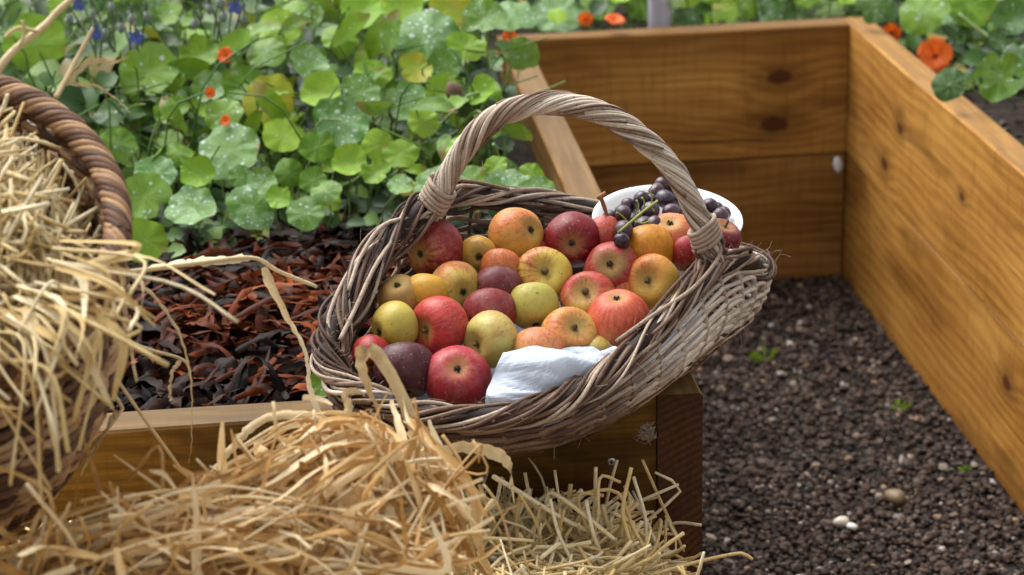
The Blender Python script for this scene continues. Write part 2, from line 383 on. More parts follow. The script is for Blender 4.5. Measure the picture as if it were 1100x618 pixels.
# right planks: run towards the camera from the back; inner face at x = BW. local x -> world -Y, local y -> world +x
def atX(px, py, X):
    d = ray(px, py); return CAM+d*((X-CAM[0])/d[0])
def kn_right(px, py, r, zc): P = atX(px, py, BW); return (BL+TK-P[1], P[2]-zc, r)
Mr1 = wood("timber_right_upper", (.58, .305, .070), (.39, .175, .035), (.14, .055, .010), [kn_right(967, 138, .013, zc1), kn_right(950, 176, .015, zc1), kn_right(1033, 212, .008, zc1)], 2.2)
Mr0 = wood("timber_right_lower", (.53, .275, .062), (.345, .153, .030), (.13, .051, .009), [kn_right(1080, 412, .014, zc0)], 6.5)
board("right_board", (BW, BL+TK, 0), -PI/2, 3.0, z1, Mr1); board("right_board", (BW+.002, BL+TK, 0), -PI/2, 3.0, z0, Mr0)
# left side planks: inner soil face at x=-TK, near end at y=0 : local x -> world +Y would put y thickness to -x
Ms = wood("timber_side", (.42, .24, .09), (.25, .13, .04), (.12, .052, .014), [], 8.8)
Ms0 = wood("timber_side_lower", (.33, .165, .05), (.19, .085, .022), GD, [], 3.7)
board("side_board", (0, 0, 0), PI/2, BL-.002, z1, Ms, M_end); board("side_board", (-.002, .001, 0), PI/2, BL-.002, z0, Ms0, M_end)
# front planks: outer face at y = .004
def kn_front(px, py, r, zc): P = atY(px, py, .004); return (P[0]+2.6, P[2]-zc, r)
Mf1 = wood("timber_front_upper", DL, DM, DD, [kn_front(272, 488, .022, zc1), kn_front(640, 530, .03, zc1)], 5.3, .5, 48)
Mf0 = wood("timber_front_lower", DL, DM, DD, [], 7.1)
board("front_board", (-2.6, .004, 0), 0, 2.6-TK-.0015, z1, Mf1); board("front_board", (-2.6, .006, 0), 0, 2.6-TK-.0015, z0, Mf0)
# the cross-head screw in the front plank
M_metal = simple("screw_metal", (.62, .60, .55), .32, .2, 200, .5); M_metal.node_tree.nodes['Principled BSDF'].inputs['Metallic'].default_value = .7
M_black = simple("slot_black", (.01, .01, .01), .7)
P = atY(657, 496, .004)
mb = MB(); lathe(mb, [(0.0, .0006), (.0012, .0008), (.0040, .0014), (.0045, .0006), (.0045, -.001)], 20)
sc = mb.obj("screw", M_metal, bed); sc.location = P; sc.rotation_euler = (PI/2, .3, 0)
mb = MB()
for a in (0, PI/2):
    c_, s_ = math.cos(a), math.sin(a); X = [(-.0026, -.0006), (.0026, -.0006), (.0026, .0006), (-.0026, .0006)]
    mb.add([(x*c_-y*s_, x*s_+y*c_, .0016+a*.0001) for x, y in X], [(0, 1, 2, 3)])
mb.obj("cross_slot", M_black, sc, False)
# white scrap in the corner of the bay and the pale post behind
P = atY(900, 177, BL-.02)
M_white = simple("white_plastic", (.74, .75, .76), .45, .06, 30)
mb = MB(); a = np.linspace(0, 2*PI, 10, endpoint=False)
lathe(mb, [(0, .003), (.009, .0028), (.0125, .001), (.0125, -.001), (.009, -.003), (0, -.003)], 12)
o = mb.obj("plastic_tag", M_white); o.location = P+np.array([0, 0, 0]); o.rotation_euler = (PI/2-.3, 0, .25); o.scale = (.75, 1.25, 1)
tag(o, "small white plastic tag wedged in the far corner of the timber bay", "tag")
k = NT("pale_post_paint"); p = k.obj(); n = k.noise(k.mapv(p, (30, 30, 4)), 2, 3); M_post = k.set(k.ramp(n, [(.3, (.36, .36, .44)), (.7, (.52, .52, .60))]), .55, .3)
P = atZ(713, 24, ZT); P = P+np.array([0, .13, 0])
mb = MB(); hw = .020; b = .003
pr = [(-hw, -hw+b), (-hw+b, -hw), (hw-b, -hw), (hw, -hw+b), (hw, hw-b), (hw-b, hw), (-hw+b, hw), (-hw, hw-b)]
zs = [0.0, .35, .70, .705]; V = []
for i, zz in enumerate(zs): V += [(x*(1 if i < 3 else .85), y*(1 if i < 3 else .85), zz) for x, y in pr]
mb.add(V, [(i*8+j, i*8+(j+1) % 8, (i+1)*8+(j+1) % 8, (i+1)*8+j) for i in range(3) for j in range(8)]); mb.add([V[24+j] for j in range(8)], [(0, 1, 2, 3), (0, 3, 4, 7), (4, 5, 6, 7)])
o = mb.obj("marker_post", M_post, smooth=False); o.location = (P[0], BL+TK+.08, ZT-.08); tag(o, "pale lavender grey square post standing behind the back planks among leaves", "post")

# ------------------------------------------------------------------ gravel
def ico():
    t = (1+5**.5)/2
    v = np.array([(-1, t, 0), (1, t, 0), (-1, -t, 0), (1, -t, 0), (0, -1, t), (0, 1, t), (0, -1, -t), (0, 1, -t), (t, 0, -1), (t, 0, 1), (-t, 0, -1), (-t, 0, 1)], float); v /= np.linalg.norm(v[0])
    f = np.array([(0, 11, 5), (0, 5, 1), (0, 1, 7), (0, 7, 10), (0, 10, 11), (1, 5, 9), (5, 11, 4), (11, 10, 2), (10, 7, 6), (7, 1, 8), (3, 9, 4), (3, 4, 2), (3, 2, 6), (3, 6, 8), (3, 8, 9), (4, 9, 5), (2, 4, 11), (6, 2, 10), (8, 6, 7), (9, 8, 1)])
    return v, f
def ico2():
    v, f = ico(); v = list(map(tuple, v)); cache = {}; F = []
    def mid(a, b):
        kk = (min(a, b), max(a, b))
        if kk not in cache: v.append(tuple(nrm((np.array(v[a])+np.array(v[b]))/2))); cache[kk] = len(v)-1
        return cache[kk]
    for a, b, c in f:
        x, y, z = mid(a, b), mid(b, c), mid(c, a); F += [(a, x, z), (b, y, x), (c, z, y), (x, y, z)]
    return np.array(v), np.array(F)
def stones(mb, P, size, light, base=None):
    v, f = base or ico(); n = len(P); m = len(v)
    q = rng.normal(size=(n, 4)); q /= np.linalg.norm(q, axis=1)[:, None]; a, b, c, d = q.T
    Rm = np.stack([np.stack([1-2*(c*c+d*d), 2*(b*c-a*d), 2*(b*d+a*c)], -1), np.stack([2*(b*c+a*d), 1-2*(b*b+d*d), 2*(c*d-a*b)], -1), np.stack([2*(b*d-a*c), 2*(c*d+a*b), 1-2*(b*b+c*c)], -1)], 1)
    s = size[:, None]*rng.uniform(.55, 1.25, (n, 3))
    V = v[None]*(1+rng.uniform(-.22, .22, (n, m)))[..., None]*s[:, None, :]
    V = np.einsum('nij,nmj->nmi', Rm, V); V[..., 2] *= .75; V += P[:, None, :]
    F = (f[None]+(np.arange(n)*m)[:, None, None]).reshape(-1, 3)
    C = np.zeros((n, m, 4)); C[..., 0] = rng.random(n)[:, None]; C[..., 1] = light[:, None]
    mb.add(V.reshape(-1, 3), None, F, C.reshape(-1, 4))
k = NT("gravel_stone"); r, g, b_, a_ = k.col(); p = k.geo(); n = k.noise(p, 260, 3, .7)
c = k.ramp(r, [(0, (.009, .006, .005)), (.3, (.030, .018, .014)), (.6, (.060, .036, .027)), (.85, (.10, .068, .052)), (1, (.065, .05, .044))])
c = k.mix(g, c, k.ramp(k.math('FRACT', k.math('MULTIPLY', r, 7.3)), [(0, (.55, .53, .5)), (.4, (.36, .26, .16)), (.7, (.24, .15, .09)), (1, (.42, .36, .30))]))
c = k.mix(k.math('MULTIPLY', n, .45), c, (.02, .015, .012), 'MIX'); k.bump(n, .3, .001); M_stone = k.set(c, .55, .16)
mb = MB()
def scatter(n, x0, x1, y0, y1, smin, smax):
    P = np.stack([rng.uniform(x0, x1, n), rng.uniform(y0, y1, n), rng.uniform(0, .008, n)], -1)
    sz_ = smin*.7+(smax-smin*.7)*rng.random(n)**1.8*np.where(rng.random(n) < .08, 1.5, 1); lt = (rng.random(n) < .07)*rng.uniform(.25, 1, n)
    stones(mb, P, sz_, lt)
scatter(19000, .0, BW, .0, BL, .004, .0088); scatter(10000, -.1, BW, -.7, .0, .004, .0088)
scatter(2500, -2.5, -.1, -1.5, -.1, .006, .011); scatter(3000, -.1, BW, -2.2, -.7, .006, .011)
tag(mb.obj("gravel", M_stone, smooth=False), "dark reddish brown crushed gravel covering the floor of the bay", "gravel", kind='stuff')
k = NT("pale_pebble"); p = k.obj(); n = k.noise(p, 90, 3); M_peb = k.set(k.mix(n, (.42, .36, .27), (.66, .62, .55)), .5, .4)
M_peb2 = simple("brown_pebble", (.16, .115, .06), .5, .4, 90); M_peb3 = simple("white_pebble", (.66, .65, .62), .45, .1, 90)
for px, py, r, m, lab in [(904, 562, .012, M_peb, "rounded cream pebble lying on the dark gravel in the foreground"), (962, 537, .017, M_peb2, "large dull brown flat pebble lying on the dark gravel"), (915, 566, .008, M_peb3, "small white pebble touching a cream pebble on the gravel")]:
    mb = MB(); v, f = ico2(); V = v*np.array([1.15, .9, .7])*r*(1+.07*np.sin(v[:, :1]*4+v[:, 1:2]*3)); mb.add(V, None, f)
    o = mb.obj("pebble", m); P = atZ(px, py, .010); o.location = (P[0], P[1], .006+r*.5); o.rotation_euler = (0, 0, r*300); tag(o, lab, "pebble", "odd pebbles on the gravel")
# ================================================================== WICKER BASKET (the one with the apples)
RIMP = [(455, 222, .08), (405, 278, .03), (366, 335, -.03), (353, 375, -.07), (366, 412, -.11), (402, 430, -.15), (450, 445, -.17), (520, 449, -.18), (590, 436, -.17), (640, 409, -.14), (690, 368, -.09), (730, 327, -.04),
        (768, 288, .02), (800, 282, .07), (816, 290, .12), (816, 282, .18), (772, 266, .25), (690, 240, .275), (610, 220, .26), (540, 213, .21), (490, 208, .14)]
rimc = np.array([atY(*p) for p in RIMP])
NU = 36; NS = NU*4
rim = catmull(rimc, NS*2, True)
for _ in range(6): rim = .5*rim+.25*(np.roll(rim, 1, 0)+np.roll(rim, -1, 0))
rimS = rim[::2]
BC = np.array([-.155, .045]); Bq = nrm([1, 1.0])
ang = np.arctan2(rimS[:, 1]-BC[1], rimS[:, 0]-BC[0])
# base ring: the rim shrunk towards the middle, standing on the planks
frac = np.where(rimS[:, 0]*1+0 > -.05, .70, .74)
base = np.stack([BC[0]+(rimS[:, 0]-BC[0])*.74, BC[1]+(rimS[:, 1]-BC[1])*.72, np.full(NS, ZT+.006)], -1)
front = np.clip((-.02-rimS[:, 1])/.15, 0, 1)
base[:, 1] += -.012*front
def wall(v):
    """ring of wall points at v: 0 rim .. 1 base, bulging outwards"""
    P = rimS*(1-v)+base*v
    out = np.stack([rimS[:, 0]-BC[0], rimS[:, 1]-BC[1], 0*ang], -1); out /= np.linalg.norm(out, axis=1)[:, None]
    H = rimS[:, 2]-ZT
    bul = math.sin(PI*min(1, v*1.05)**.9)*(.026+.05*np.clip(H-.06, 0, .12))
    P = P+out*bul[:, None]; P[:, 2] -= .006*math.sin(PI*v)
    return P
WST = [(.20, (.016, .008, .006)), (.42, (.095, .046, .028)), (.62, (.22, .145, .098)), (.82, (.44, .355, .28)), (1.05 if 0 else 1.0, (.60, .52, .43))]
M_wick = wicker("weathered_willow", WST)
bsk = tag(empty("wicker_basket", (BC[0], BC[1], ZT)), "weathered grey brown wicker basket of apples with a tall twisted handle, on the planter corner", "basket")
bo = np.array([BC[0], BC[1], ZT])
mb = MB()
up = np.arange(NS)*2*PI/4/1.0
outw = np.stack([rimS[:, 0]-BC[0], rimS[:, 1]-BC[1], 0*ang+.15], -1); outw /= np.linalg.norm(outw, axis=1)[:, None]
panel = np.clip((rimS[:, 0]+.16)/.13, 0, 1)*np.clip((.22-rimS[:, 1])/.05, 0, 1)   # the pale weave at the right flank
NR = 18
for rrow in range(NR):
    v = .05+.93*rrow/(NR-1)
    P = wall(v)
    al = np.arange(NS)/4.0
    off = (.0036+.0030*panel)*np.cos(PI*al+PI*(rrow % 2))
    jit = .0011*np.sin(al*1.7+rrow*2.1)+.0008*np.sin(al*.6+rrow)
    P = P+outw*off[:, None]; P[:, 2] += jit
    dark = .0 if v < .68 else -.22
    # colour per ring, lighter on the panel
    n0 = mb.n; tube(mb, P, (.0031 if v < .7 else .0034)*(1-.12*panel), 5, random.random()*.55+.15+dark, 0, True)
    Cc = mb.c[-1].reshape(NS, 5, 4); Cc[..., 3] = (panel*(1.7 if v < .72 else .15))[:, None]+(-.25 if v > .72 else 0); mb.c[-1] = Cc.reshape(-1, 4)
mb.obj("woven_wall", M_wick, bsk, origin=bo)
mb = MB()
vv = np.linspace(.0, 1.0, 14); W = np.stack([wall(x) for x in vv])
for u in range(NU):
    i = u*4+2; P = W[:, i, :]
    tube(mb, P, .0024+.0008*panel[i], 5, random.random()*.6+.1, .9*panel[i])
mb.obj("stake", M_wick, bsk, origin=bo)["kind"] = "stuff"
# heavier rods round the foot, long and loosely parallel
mb = MB()
for q in range(34):
    a0 = random.random(); ln = random.uniform(.25, .6); v0 = random.uniform(.62, 1.0); dv = random.uniform(-.10, .10)
    n = int(NS*ln); ii = (int(a0*NS)+np.arange(n)) % NS
    t = np.linspace(0, 1, n); P = []
    vq = np.clip(v0+dv*t, .55, 1.02)
    lo = np.floor((vq)/ (1/13)).astype(int).clip(0, 12); fr = vq*13-lo
    P = W[lo, ii]*(1-fr)[:, None]+W[np.minimum(lo+1, 13), ii]*fr[:, None]
    P = P+outw[ii]*(.0045+.003*random.random()+.0012*np.sin(t*25+q))[:, None] if False else P+outw[ii]*(.005+.0022*np.sin(t*9+q))[:, None]
    tube(mb, P, random.uniform(.0020, .0034)*np.clip(np.minimum(t, 1-t)*14+.35, 0, 1), 5, random.random()*.75-.12, 0)
mb.obj("foot_rods", M_wick, bsk, origin=bo)["kind"] = "stuff"
# base disc of crossing rods
bpoly = base[:, :2]
def inside(x, y):
    a_ = math.atan2(y-BC[1], x-BC[0]); k_ = int(np.argmin(np.abs(np.angle(np.exp(1j*(np.arctan2(bpoly[:, 1]-BC[1], bpoly[:, 0]-BC[0])-a_)))))); return math.hypot(x-BC[0], y-BC[1]) < np.linalg.norm(bpoly[k_]-BC)*.98
mb = MB()
for q in range(46):
    t = np.linspace(-1, 1, 14); y_ = BC[1]+(q/45-.5)*.36; 
    xs = BC[0]+t*.19; m_ = [(x, y_+.002*math.sin(x*90+q*PI), ZT+.005+.0018*math.sin(x*140+q*PI)) for x in xs if True]
    P = np.array(m_); ins = [inside(x, y) for x, y, z in m_]
    P = P[np.array(ins)]
    if len(P) > 3: tube(mb, P, .0038, 5, random.random()*.5, 0)
mb.obj("base", M_wick, bsk, origin=bo)
# braided rim
T_, N_, B_ = frames(rim, True)
ro = np.stack([rim[:, 0]-BC[0], rim[:, 1]-BC[1], np.zeros(len(rim))], -1); ro /= np.linalg.norm(ro, axis=1)[:, None]
ro = ro-T_*np.sum(ro*T_, 1)[:, None]; ro /= np.linalg.norm(ro, axis=1)[:, None]; ru = np.cross(T_, ro); ru *= np.sign(ru[:, 2:3]+1e-9)
mb = MB(); n = len(rim); s = np.arange(n)/n
seglen = np.linalg.norm(np.roll(rim, -1, 0)-rim, axis=1).sum()
K = 84
for q in range(K):
    turns = 1; st = int(random.random()*n); ln = random.randint(int(n*.20), int(n*.36)); ii = (st+np.arange(ln)) % n; t = np.linspace(0, 1, ln)
    ph = 2*PI*random.random(); pit = random.uniform(.85, 1.15)*seglen/.27
    a = ph+2*PI*pit*(s[ii]+np.where(ii < st, 1, 0))
    rx = (.0185+random.uniform(-.004, .004))*(1-.36*np.clip((rim[ii, 0]+.16)/.1, 0, 1)); ry = .0120+random.uniform(-.002, .003)
    taper = np.sin(PI*np.clip(t, .02, .98))**.25*random.uniform(.8, 1.05)
    wob = 1+.10*np.sin(t*17+q)
    P = rim[ii]+ro[ii]*(np.cos(a)*rx*taper*wob)[:, None]+ru[ii]*(np.sin(a)*ry*taper*wob)[:, None]
    tube(mb, P, random.uniform(.0015, .0027)*np.clip(np.minimum(t, 1-t)*16+.3, 0, 1), 6, random.random()*1.0-.06, .10)
tube(mb, rim, .0105, 8, .05, -.2, True)
mb.obj("braided_rim", M_wick, bsk, origin=bo)
# handle: a rope of long rods twisted round a core
hp = [(766, 284), (757, 252), (745, 222), (723, 182), (692, 150), (652, 124), (612, 112), (576, 112), (541, 122), (511, 145), (488, 176), (472, 207), (458, 232)]
hpts = np.array([atY(x, y, .02+(.08-.02)*(766-x)/(766-458)) for x, y in hp])
HP = catmull(hpts, 260); T_, N_, B_ = frames(HP)
hl = np.concatenate([[0], np.cumsum(np.linalg.norm(np.diff(HP, axis=0), axis=1))])
mb = MB(); KH = 20
for q in range(KH):
    a = 2*PI*q/KH+random.uniform(-.12, .12)-2*PI*hl/.155
    r_ = .0100+.0008*np.sin(hl*40+q*2)+random.uniform(-.0006, .0009)
    P = HP+N_*(np.cos(a)*r_)[:, None]+B_*(np.sin(a)*r_)[:, None]
    tube(mb, P, random.uniform(.0014, .0026), 6, random.random()*.85+.06, .85)
for q in range(6):
    i0 = random.randint(0, 120); i1 = i0+random.randint(60, 130); a = random.random()*6.28-2*PI*hl[i0:i1]/.16
    P = HP[i0:i1]+(N_[i0:i1]*np.cos(a)[:, None]+B_[i0:i1]*np.sin(a)[:, None])*.0124
    tube(mb, P, .0016, 5, random.random()*.6+.2, .3)
tube(mb, HP, .0088, 8, .1, -.2)
mb.obj("twisted_handle", M_wick, bsk, origin=bo)
def binding(s0, s1, turns, tilt):
    mb = MB(); n = turns*28; i = np.linspace(s0, s1, n); idx = i.astype(int).clip(0, len(HP)-1); a = np.linspace(0, turns*2*PI, n)
    r_ = .0160+.0008*np.sin(a*3.1)
    P = HP[idx]+N_[idx]*(np.cos(a)*r_)[:, None]+B_[idx]*(np.sin(a)*r_)[:, None]+T_[idx]*(tilt*np.cos(a))[:, None]
    for _ in range(2): P[1:-1] = .5*P[1:-1]+.25*(P[2:]+P[:-2])
    tube(mb, P, .0029, 7, .55, .35)
    return mb
binding(14, 30, 5, .004).obj("handle_binding", M_wick, bsk, origin=bo)
binding(232, 249, 5, -.004).obj("handle_binding", M_wick, bsk, origin=bo)
# rods that leave the handle ends and run down into the rim (the splayed ears)
mb = MB()
for (cx_, sgn) in ((0, 1), (len(HP)-1, -1)):
    e = HP[cx_]; j = int(np.argmin(np.linalg.norm(rim-e, axis=1)))
    for q in range(12):
        dirn = 1 if q % 2 else -1; L_ = random.randint(18, 46)
        tgt = [rim[(j+dirn*int(L_*f)) % n]+ro[(j+dirn*int(L_*f)) % n]*.0135*math.cos(q+f*3)+ru[(j+dirn*int(L_*f)) % n]*(.006+.008*math.sin(q*1.3)) for f in (.35, .7, 1)]
        st = HP[abs(cx_-22*1)]+N_[cx_]*.011*math.cos(q*.9)+B_[cx_]*.011*math.sin(q*.9)
        tube(mb, catmull(np.array([st, HP[abs(cx_-8)]+N_[cx_]*.014*math.cos(q*.9)+B_[cx_]*.014*math.sin(q*.9)]+tgt), 26), .0024, 6, random.random()*.6+.15, .15)
mb.obj("handle_ear", M_wick, bsk, origin=bo)["kind"] = "stuff"
# frayed bark fibres and dusty hairs along the rim and foot
M_fuzz = simple("bark_fibre", (.33, .26, .20), .8, .3, 60, .1)
mb = MB()
for q in range(520):
    if q < 380: i = random.randrange(n); c0 = rim[i]+ro[i]*.0145*math.cos(q)+ru[i]*.0125*abs(math.sin(q)); d = nrm(ro[i]*math.cos(q)+ru[i]*abs(math.sin(q))+rng.normal(size=3)*.7)
    else:
        i = random.randrange(NS); c0 = W[random.choice([8, 9, 10, 11, 12]), i]+outw[i]*.008; d = nrm(outw[i]+np.array([0, 0, -.5])+rng.normal(size=3)*.7)
    L_ = random.uniform(.004, .016)*(1.9 if random.random() < .12 else 1); c1 = c0+d*L_*.5+rng.normal(size=3)*L_*.15; c2 = c1+nrm(d+rng.normal(size=3)*.9)*L_*.6
    tube(mb, catmull(np.array([c0, c1, c2]), 6), .00022, 3, random.random(), 0, cap=False)
cc = atY(694, 465, -.075)
for q in range(60):
    Q_ = cc+rng.normal(size=(4, 3))*.0045; tube(mb, catmull(Q_, 10), .0003, 3, random.random(), 0, cap=False)
mb.obj("frayed_fibre", M_fuzz, bsk, origin=bo)["kind"] = "stuff"

# ================================================================== PAPER
k = NT("tissue_paper"); p = k.obj(); n_ = k.noise(p, 26, 4); k.bump(n_, .35, .01); m = k.set(k.mix(n_, (.52, .59, .72), (.64, .70, .80)), .8, .1); k.translucent((.6, .66, .75), .2); M_paper = m
def crumple(V, amp, sc, sd):
    r2 = np.random.default_rng(sd); out = np.zeros(len(V))
    for q in range(5):
        d = nrm(r2.normal(size=3)); ph = r2.uniform(0, 6); f = r2.uniform(.6, 1.6)*sc
        x = (V@d)*f+ph+.25*np.sin((V@nrm(r2.normal(size=3)))*sc*1.7); out += np.abs((x % 2)-1)**.8-.5
    return out*amp/2
# sheet folded out over the front of the apples
NETP = [[(521, 443, -.150), (555, 440, -.158), (600, 424, -.150), (640, 402, -.130), (668, 384, -.106)],
        [(523, 420, -.148), (556, 418, -.158), (598, 408, -.150), (636, 392, -.126), (664, 378, -.100)],
        [(532, 397, -.130), (560, 394, -.140), (600, 391, -.136), (634, 384, -.115), (658, 376, -.094)],
        [(543, 381, -.100), (570, 376, -.108), (604, 375, -.106), (632, 379, -.098), (650, 381, -.085)],
        [(550, 377, -.088), (574, 371, -.094), (606, 371, -.092), (632, 376, -.085), (648, 380, -.075)]]
net = np.array([[atY(*q) for q in row] for row in NETP])
rows = np.stack([catmull(net[i], 44) for i in range(5)]); G = np.stack([catmull(rows[:, j], 40) for j in range(44)], 1)
V = G.reshape(-1, 3); V = V+np.array([.0, -.6, .8])*crumple(V, .0130, 34, 5)[:, None]+np.array([.3, -.5, .5])*crumple(V, .0050, 75, 9)[:, None]
i = np.arange(39)[:, None]; j = np.arange(43)[None, :]; Q = np.stack([i*44+j, i*44+j+1, (i+1)*44+j+1, (i+1)*44+j], -1).reshape(-1, 4)
mb = MB(); mb.add(V, Q); o = mb.obj("tissue_sheet", M_paper, smooth=False, origin=V.mean(0)); o.location = V.mean(0)
tag(o, "crumpled bluish white tissue sheet folded up over the front edge of the apples", "tissue paper")
# sheet lining the bottom of the basket, seen between the fruit
lin = []
for v in (.80, .84, .88, .91, .94, .97):
    P = wall(v); c_ = np.array([BC[0], BC[1], 0]); d = P-c_; d[:, 2] = 0; Lr = np.linalg.norm(d, axis=1)[:, None]; P = P-d/Lr*.012; P[:, 2] += .006; lin.append(P)
lin.append(np.tile(np.array([BC[0], BC[1], ZT+.014]), (NS, 1))*.35+lin[-1]*.65); lin.append(np.tile(np.array([BC[0], BC[1], ZT+.014]), (NS, 1))*.97+lin[-1]*.03)
Lm = np.stack(lin); Lm[0, :, 2] += .008*np.sin(ang*9); V = Lm.reshape(-1, 3); V = V+np.stack([np.cos(np.tile(ang, len(lin))), np.sin(np.tile(ang, len(lin))), 0*np.tile(ang, len(lin))], -1)*-np.abs(crumple(V, .004, 60, 3))[:, None]
i = np.arange(len(lin)-1)[:, None]; j = np.arange(NS)[None, :]; Q = np.stack([i*NS+j, i*NS+(j+1) % NS, (i+1)*NS+(j+1) % NS, (i+1)*NS+j], -1).reshape(-1, 4)
mb = MB(); mb.add(V, Q); o = mb.obj("tissue_lining", M_paper, smooth=False, origin=bo); o.location = bo
for oo in (bsk,): pass
tag(o, "pale tissue lining inside the wicker basket, glimpsed in the gaps beneath the apples", "tissue paper")

# ================================================================== APPLES
def apple_mesh(seed, flat=.88, lob=.02, waist=.0, lop=.05):
    r2 = np.random.default_rng(seed); nu, nv = 40, 26
    th = np.linspace(0, PI, nv); a = np.arange(nu)*2*PI/nu
    # profile of an apple: a sphere drawn in at stem and eye
    rr = np.sin(th)**.92; zz = np.cos(th)*flat
    top = np.exp(-(th/.42)**2)*.30; bot = np.exp(-((PI-th)/.36)**2)*.20
    zz = zz-top+bot
    rr = rr*(1+waist*np.cos(th)+.04*np.cos(th))
    A, TH = np.meshgrid(a, th)
    R = rr[:, None]*(1+lob*np.cos(5*A+r2.uniform(0, 6))*np.sin(TH/2)**2*np.where(TH > 1.2, 1, .4)+lop*np.cos(A+r2.uniform(0, 6))*np.sin(TH)+.02*np.cos(2*A+r2.uniform(0, 6)))
    V = np.stack([R*np.cos(A), R*np.sin(A), np.repeat(zz[:, None], nu, 1)+lop*.5*np.cos(A+1)*R], -1)
    return V, nu, nv
def apple_mat(name, ground, blush, bdir, amt, stripe=.3, russ=.2, dusk=.0, speck=.5, blush2=None, rough=.44):
    k = NT(name); p = k.obj(); x, y, z = k.sep(p); un = k.vm('NORMALIZE', p)
    rad = math.hypot(.033, 0)
    an = k.math('ARCTAN2', y, x)
    pole = k.math('DIVIDE', k.math('SQRT', k.math('ADD', k.math('MULTIPLY', x, x), k.math('MULTIPLY', y, y))), .033)
    seed = (hash(name) % 97)*.37 if False else (sum(map(ord, name)) % 97)*.37
    ps = k.vm('ADD', p, (seed, seed*.3, 0))
    big = k.noise(ps, 34, 3); fine = k.noise(ps, 260, 4, .7)
    # streaks run from pole to pole
    sv = k.comb(k.math('MULTIPLY', k.math('COSINE', an), 1.0), k.math('MULTIPLY', k.math('SINE', an), 1.0), k.math('ADD', k.math('MULTIPLY', z, 16.0), k.math('MULTIPLY', k.noise(p, 50, 2), .55)))
    strk = k.noise(k.vm('ADD', sv, (seed, 0, seed)), 9.0, 4, .72)
    dt = k.vm('DOT_PRODUCT', un, tuple(float(v) for v in nrm(bdir)))
    f = k.math('ADD', k.math('MULTIPLY', dt, .42), k.math('ADD', k.math('MULTIPLY', k.math('SUBTRACT', big, .5), .9), k.math('MULTIPLY', k.math('SUBTRACT', strk, .5), 1.6*stripe)))
    f = k.math('ADD', f, k.math('MULTIPLY', k.math('SUBTRACT', fine, .5), .25))
    m = k.sm(f, .62-amt*1.24-.2, .62-amt*1.24+.42)
    b2 = blush2 or tuple(v*.55 for v in blush)
    bl = k.mix(k.sm(strk, .42, .68), blush, b2)
    c = k.mix(m, ground, bl)
    gr = k.sm(k.noise(ps, 75, 4),   .45, .75, 0, .35*(1-.85*min(1, amt))); c = k.mix(gr, c, tuple(min(1, v*1.35) for v in ground))
    vor = k.voro(ps, 240); dots = k.math('MULTIPLY', k.sm(vor.outputs['Distance'], .27, .13), k.math('GREATER_THAN', k.sep(vor.outputs['Color'])[0], .62))
    c = k.mix(k.math('MULTIPLY', dots, speck*.75), c, (.52, .38, .17))
    rs = k.noise(ps, 48, 5, .75); rm = k.math('MULTIPLY', k.sm(k.math('ADD', rs, k.math('MULTIPLY', k.sm(pole, .75, .05), .35)), .70-russ*.34, .84-russ*.3), min(.9, .38+russ))
    c = k.mix(rm, c, (.24, .135, .05))
    sc_ = k.math('MULTIPLY', k.sm(k.noise(k.vm('ADD', ps, (5, 5, 5)), 90, 3, .7), .66, .71), .7); c = k.mix(sc_, c, (.09, .05, .025))
    if dusk: c = k.mix(k.sm(k.noise(ps, 60, 4), .40, .75, 0, dusk*.8), c, (.34, .22, .24))
    c = k.mix(k.math('MULTIPLY', k.sm(k.math('ADD', pole, k.math('MULTIPLY', k.math('SUBTRACT', strk, .5), .75)), .60, .10), .72), c, k.mix(.5, ground, (.30, .24, .06)))
    c = k.mix(k.math('MULTIPLY', k.sm(k.noise(ps, 120, 5, .75), .46, .72), .42), c, k.mix(.5, ground, (.12, .06, .03)))
    c = k.mix(k.sm(k.math('ADD', pole, k.math('MULTIPLY', k.math('SUBTRACT', fine, .5), .12)), .20, .06, 0, .85), c, (.085, .06, .025))
    k.bump(k.math('ADD', k.math('MULTIPLY', fine, .5), k.math('MULTIPLY', k.noise(ps, 60, 3), 1.6)), .35, .002)
    k.set(c, k.math('ADD', rough, k.math('MULTIPLY', rm, .3)), .32); k.b.inputs['Subsurface Weight'].default_value = .06; k.b.inputs['Subsurface Radius'].default_value = (.006, .003, .001); k.b.inputs['Subsurface Scale'].default_value = .5
    return k.m
M_stem = simple("apple_stem", (.10, .06, .025), .8, .4, 300, .2); M_eye = simple("apple_eye", (.045, .03, .016), .9, .4, 300, .1)
Yw = (.40, .30, .045); Gd = (.50, .27, .03); YG = (.38, .32, .065); Pe = (.56, .28, .075); Ru = (.34, .18, .05); Rd = (.30, .014, .018); DR = (.12, .008, .014); Or = (.52, .13, .035); Pk = (.42, .065, .05); Pu = (.06, .010, .018)
L = (-.6, -.3, .4)
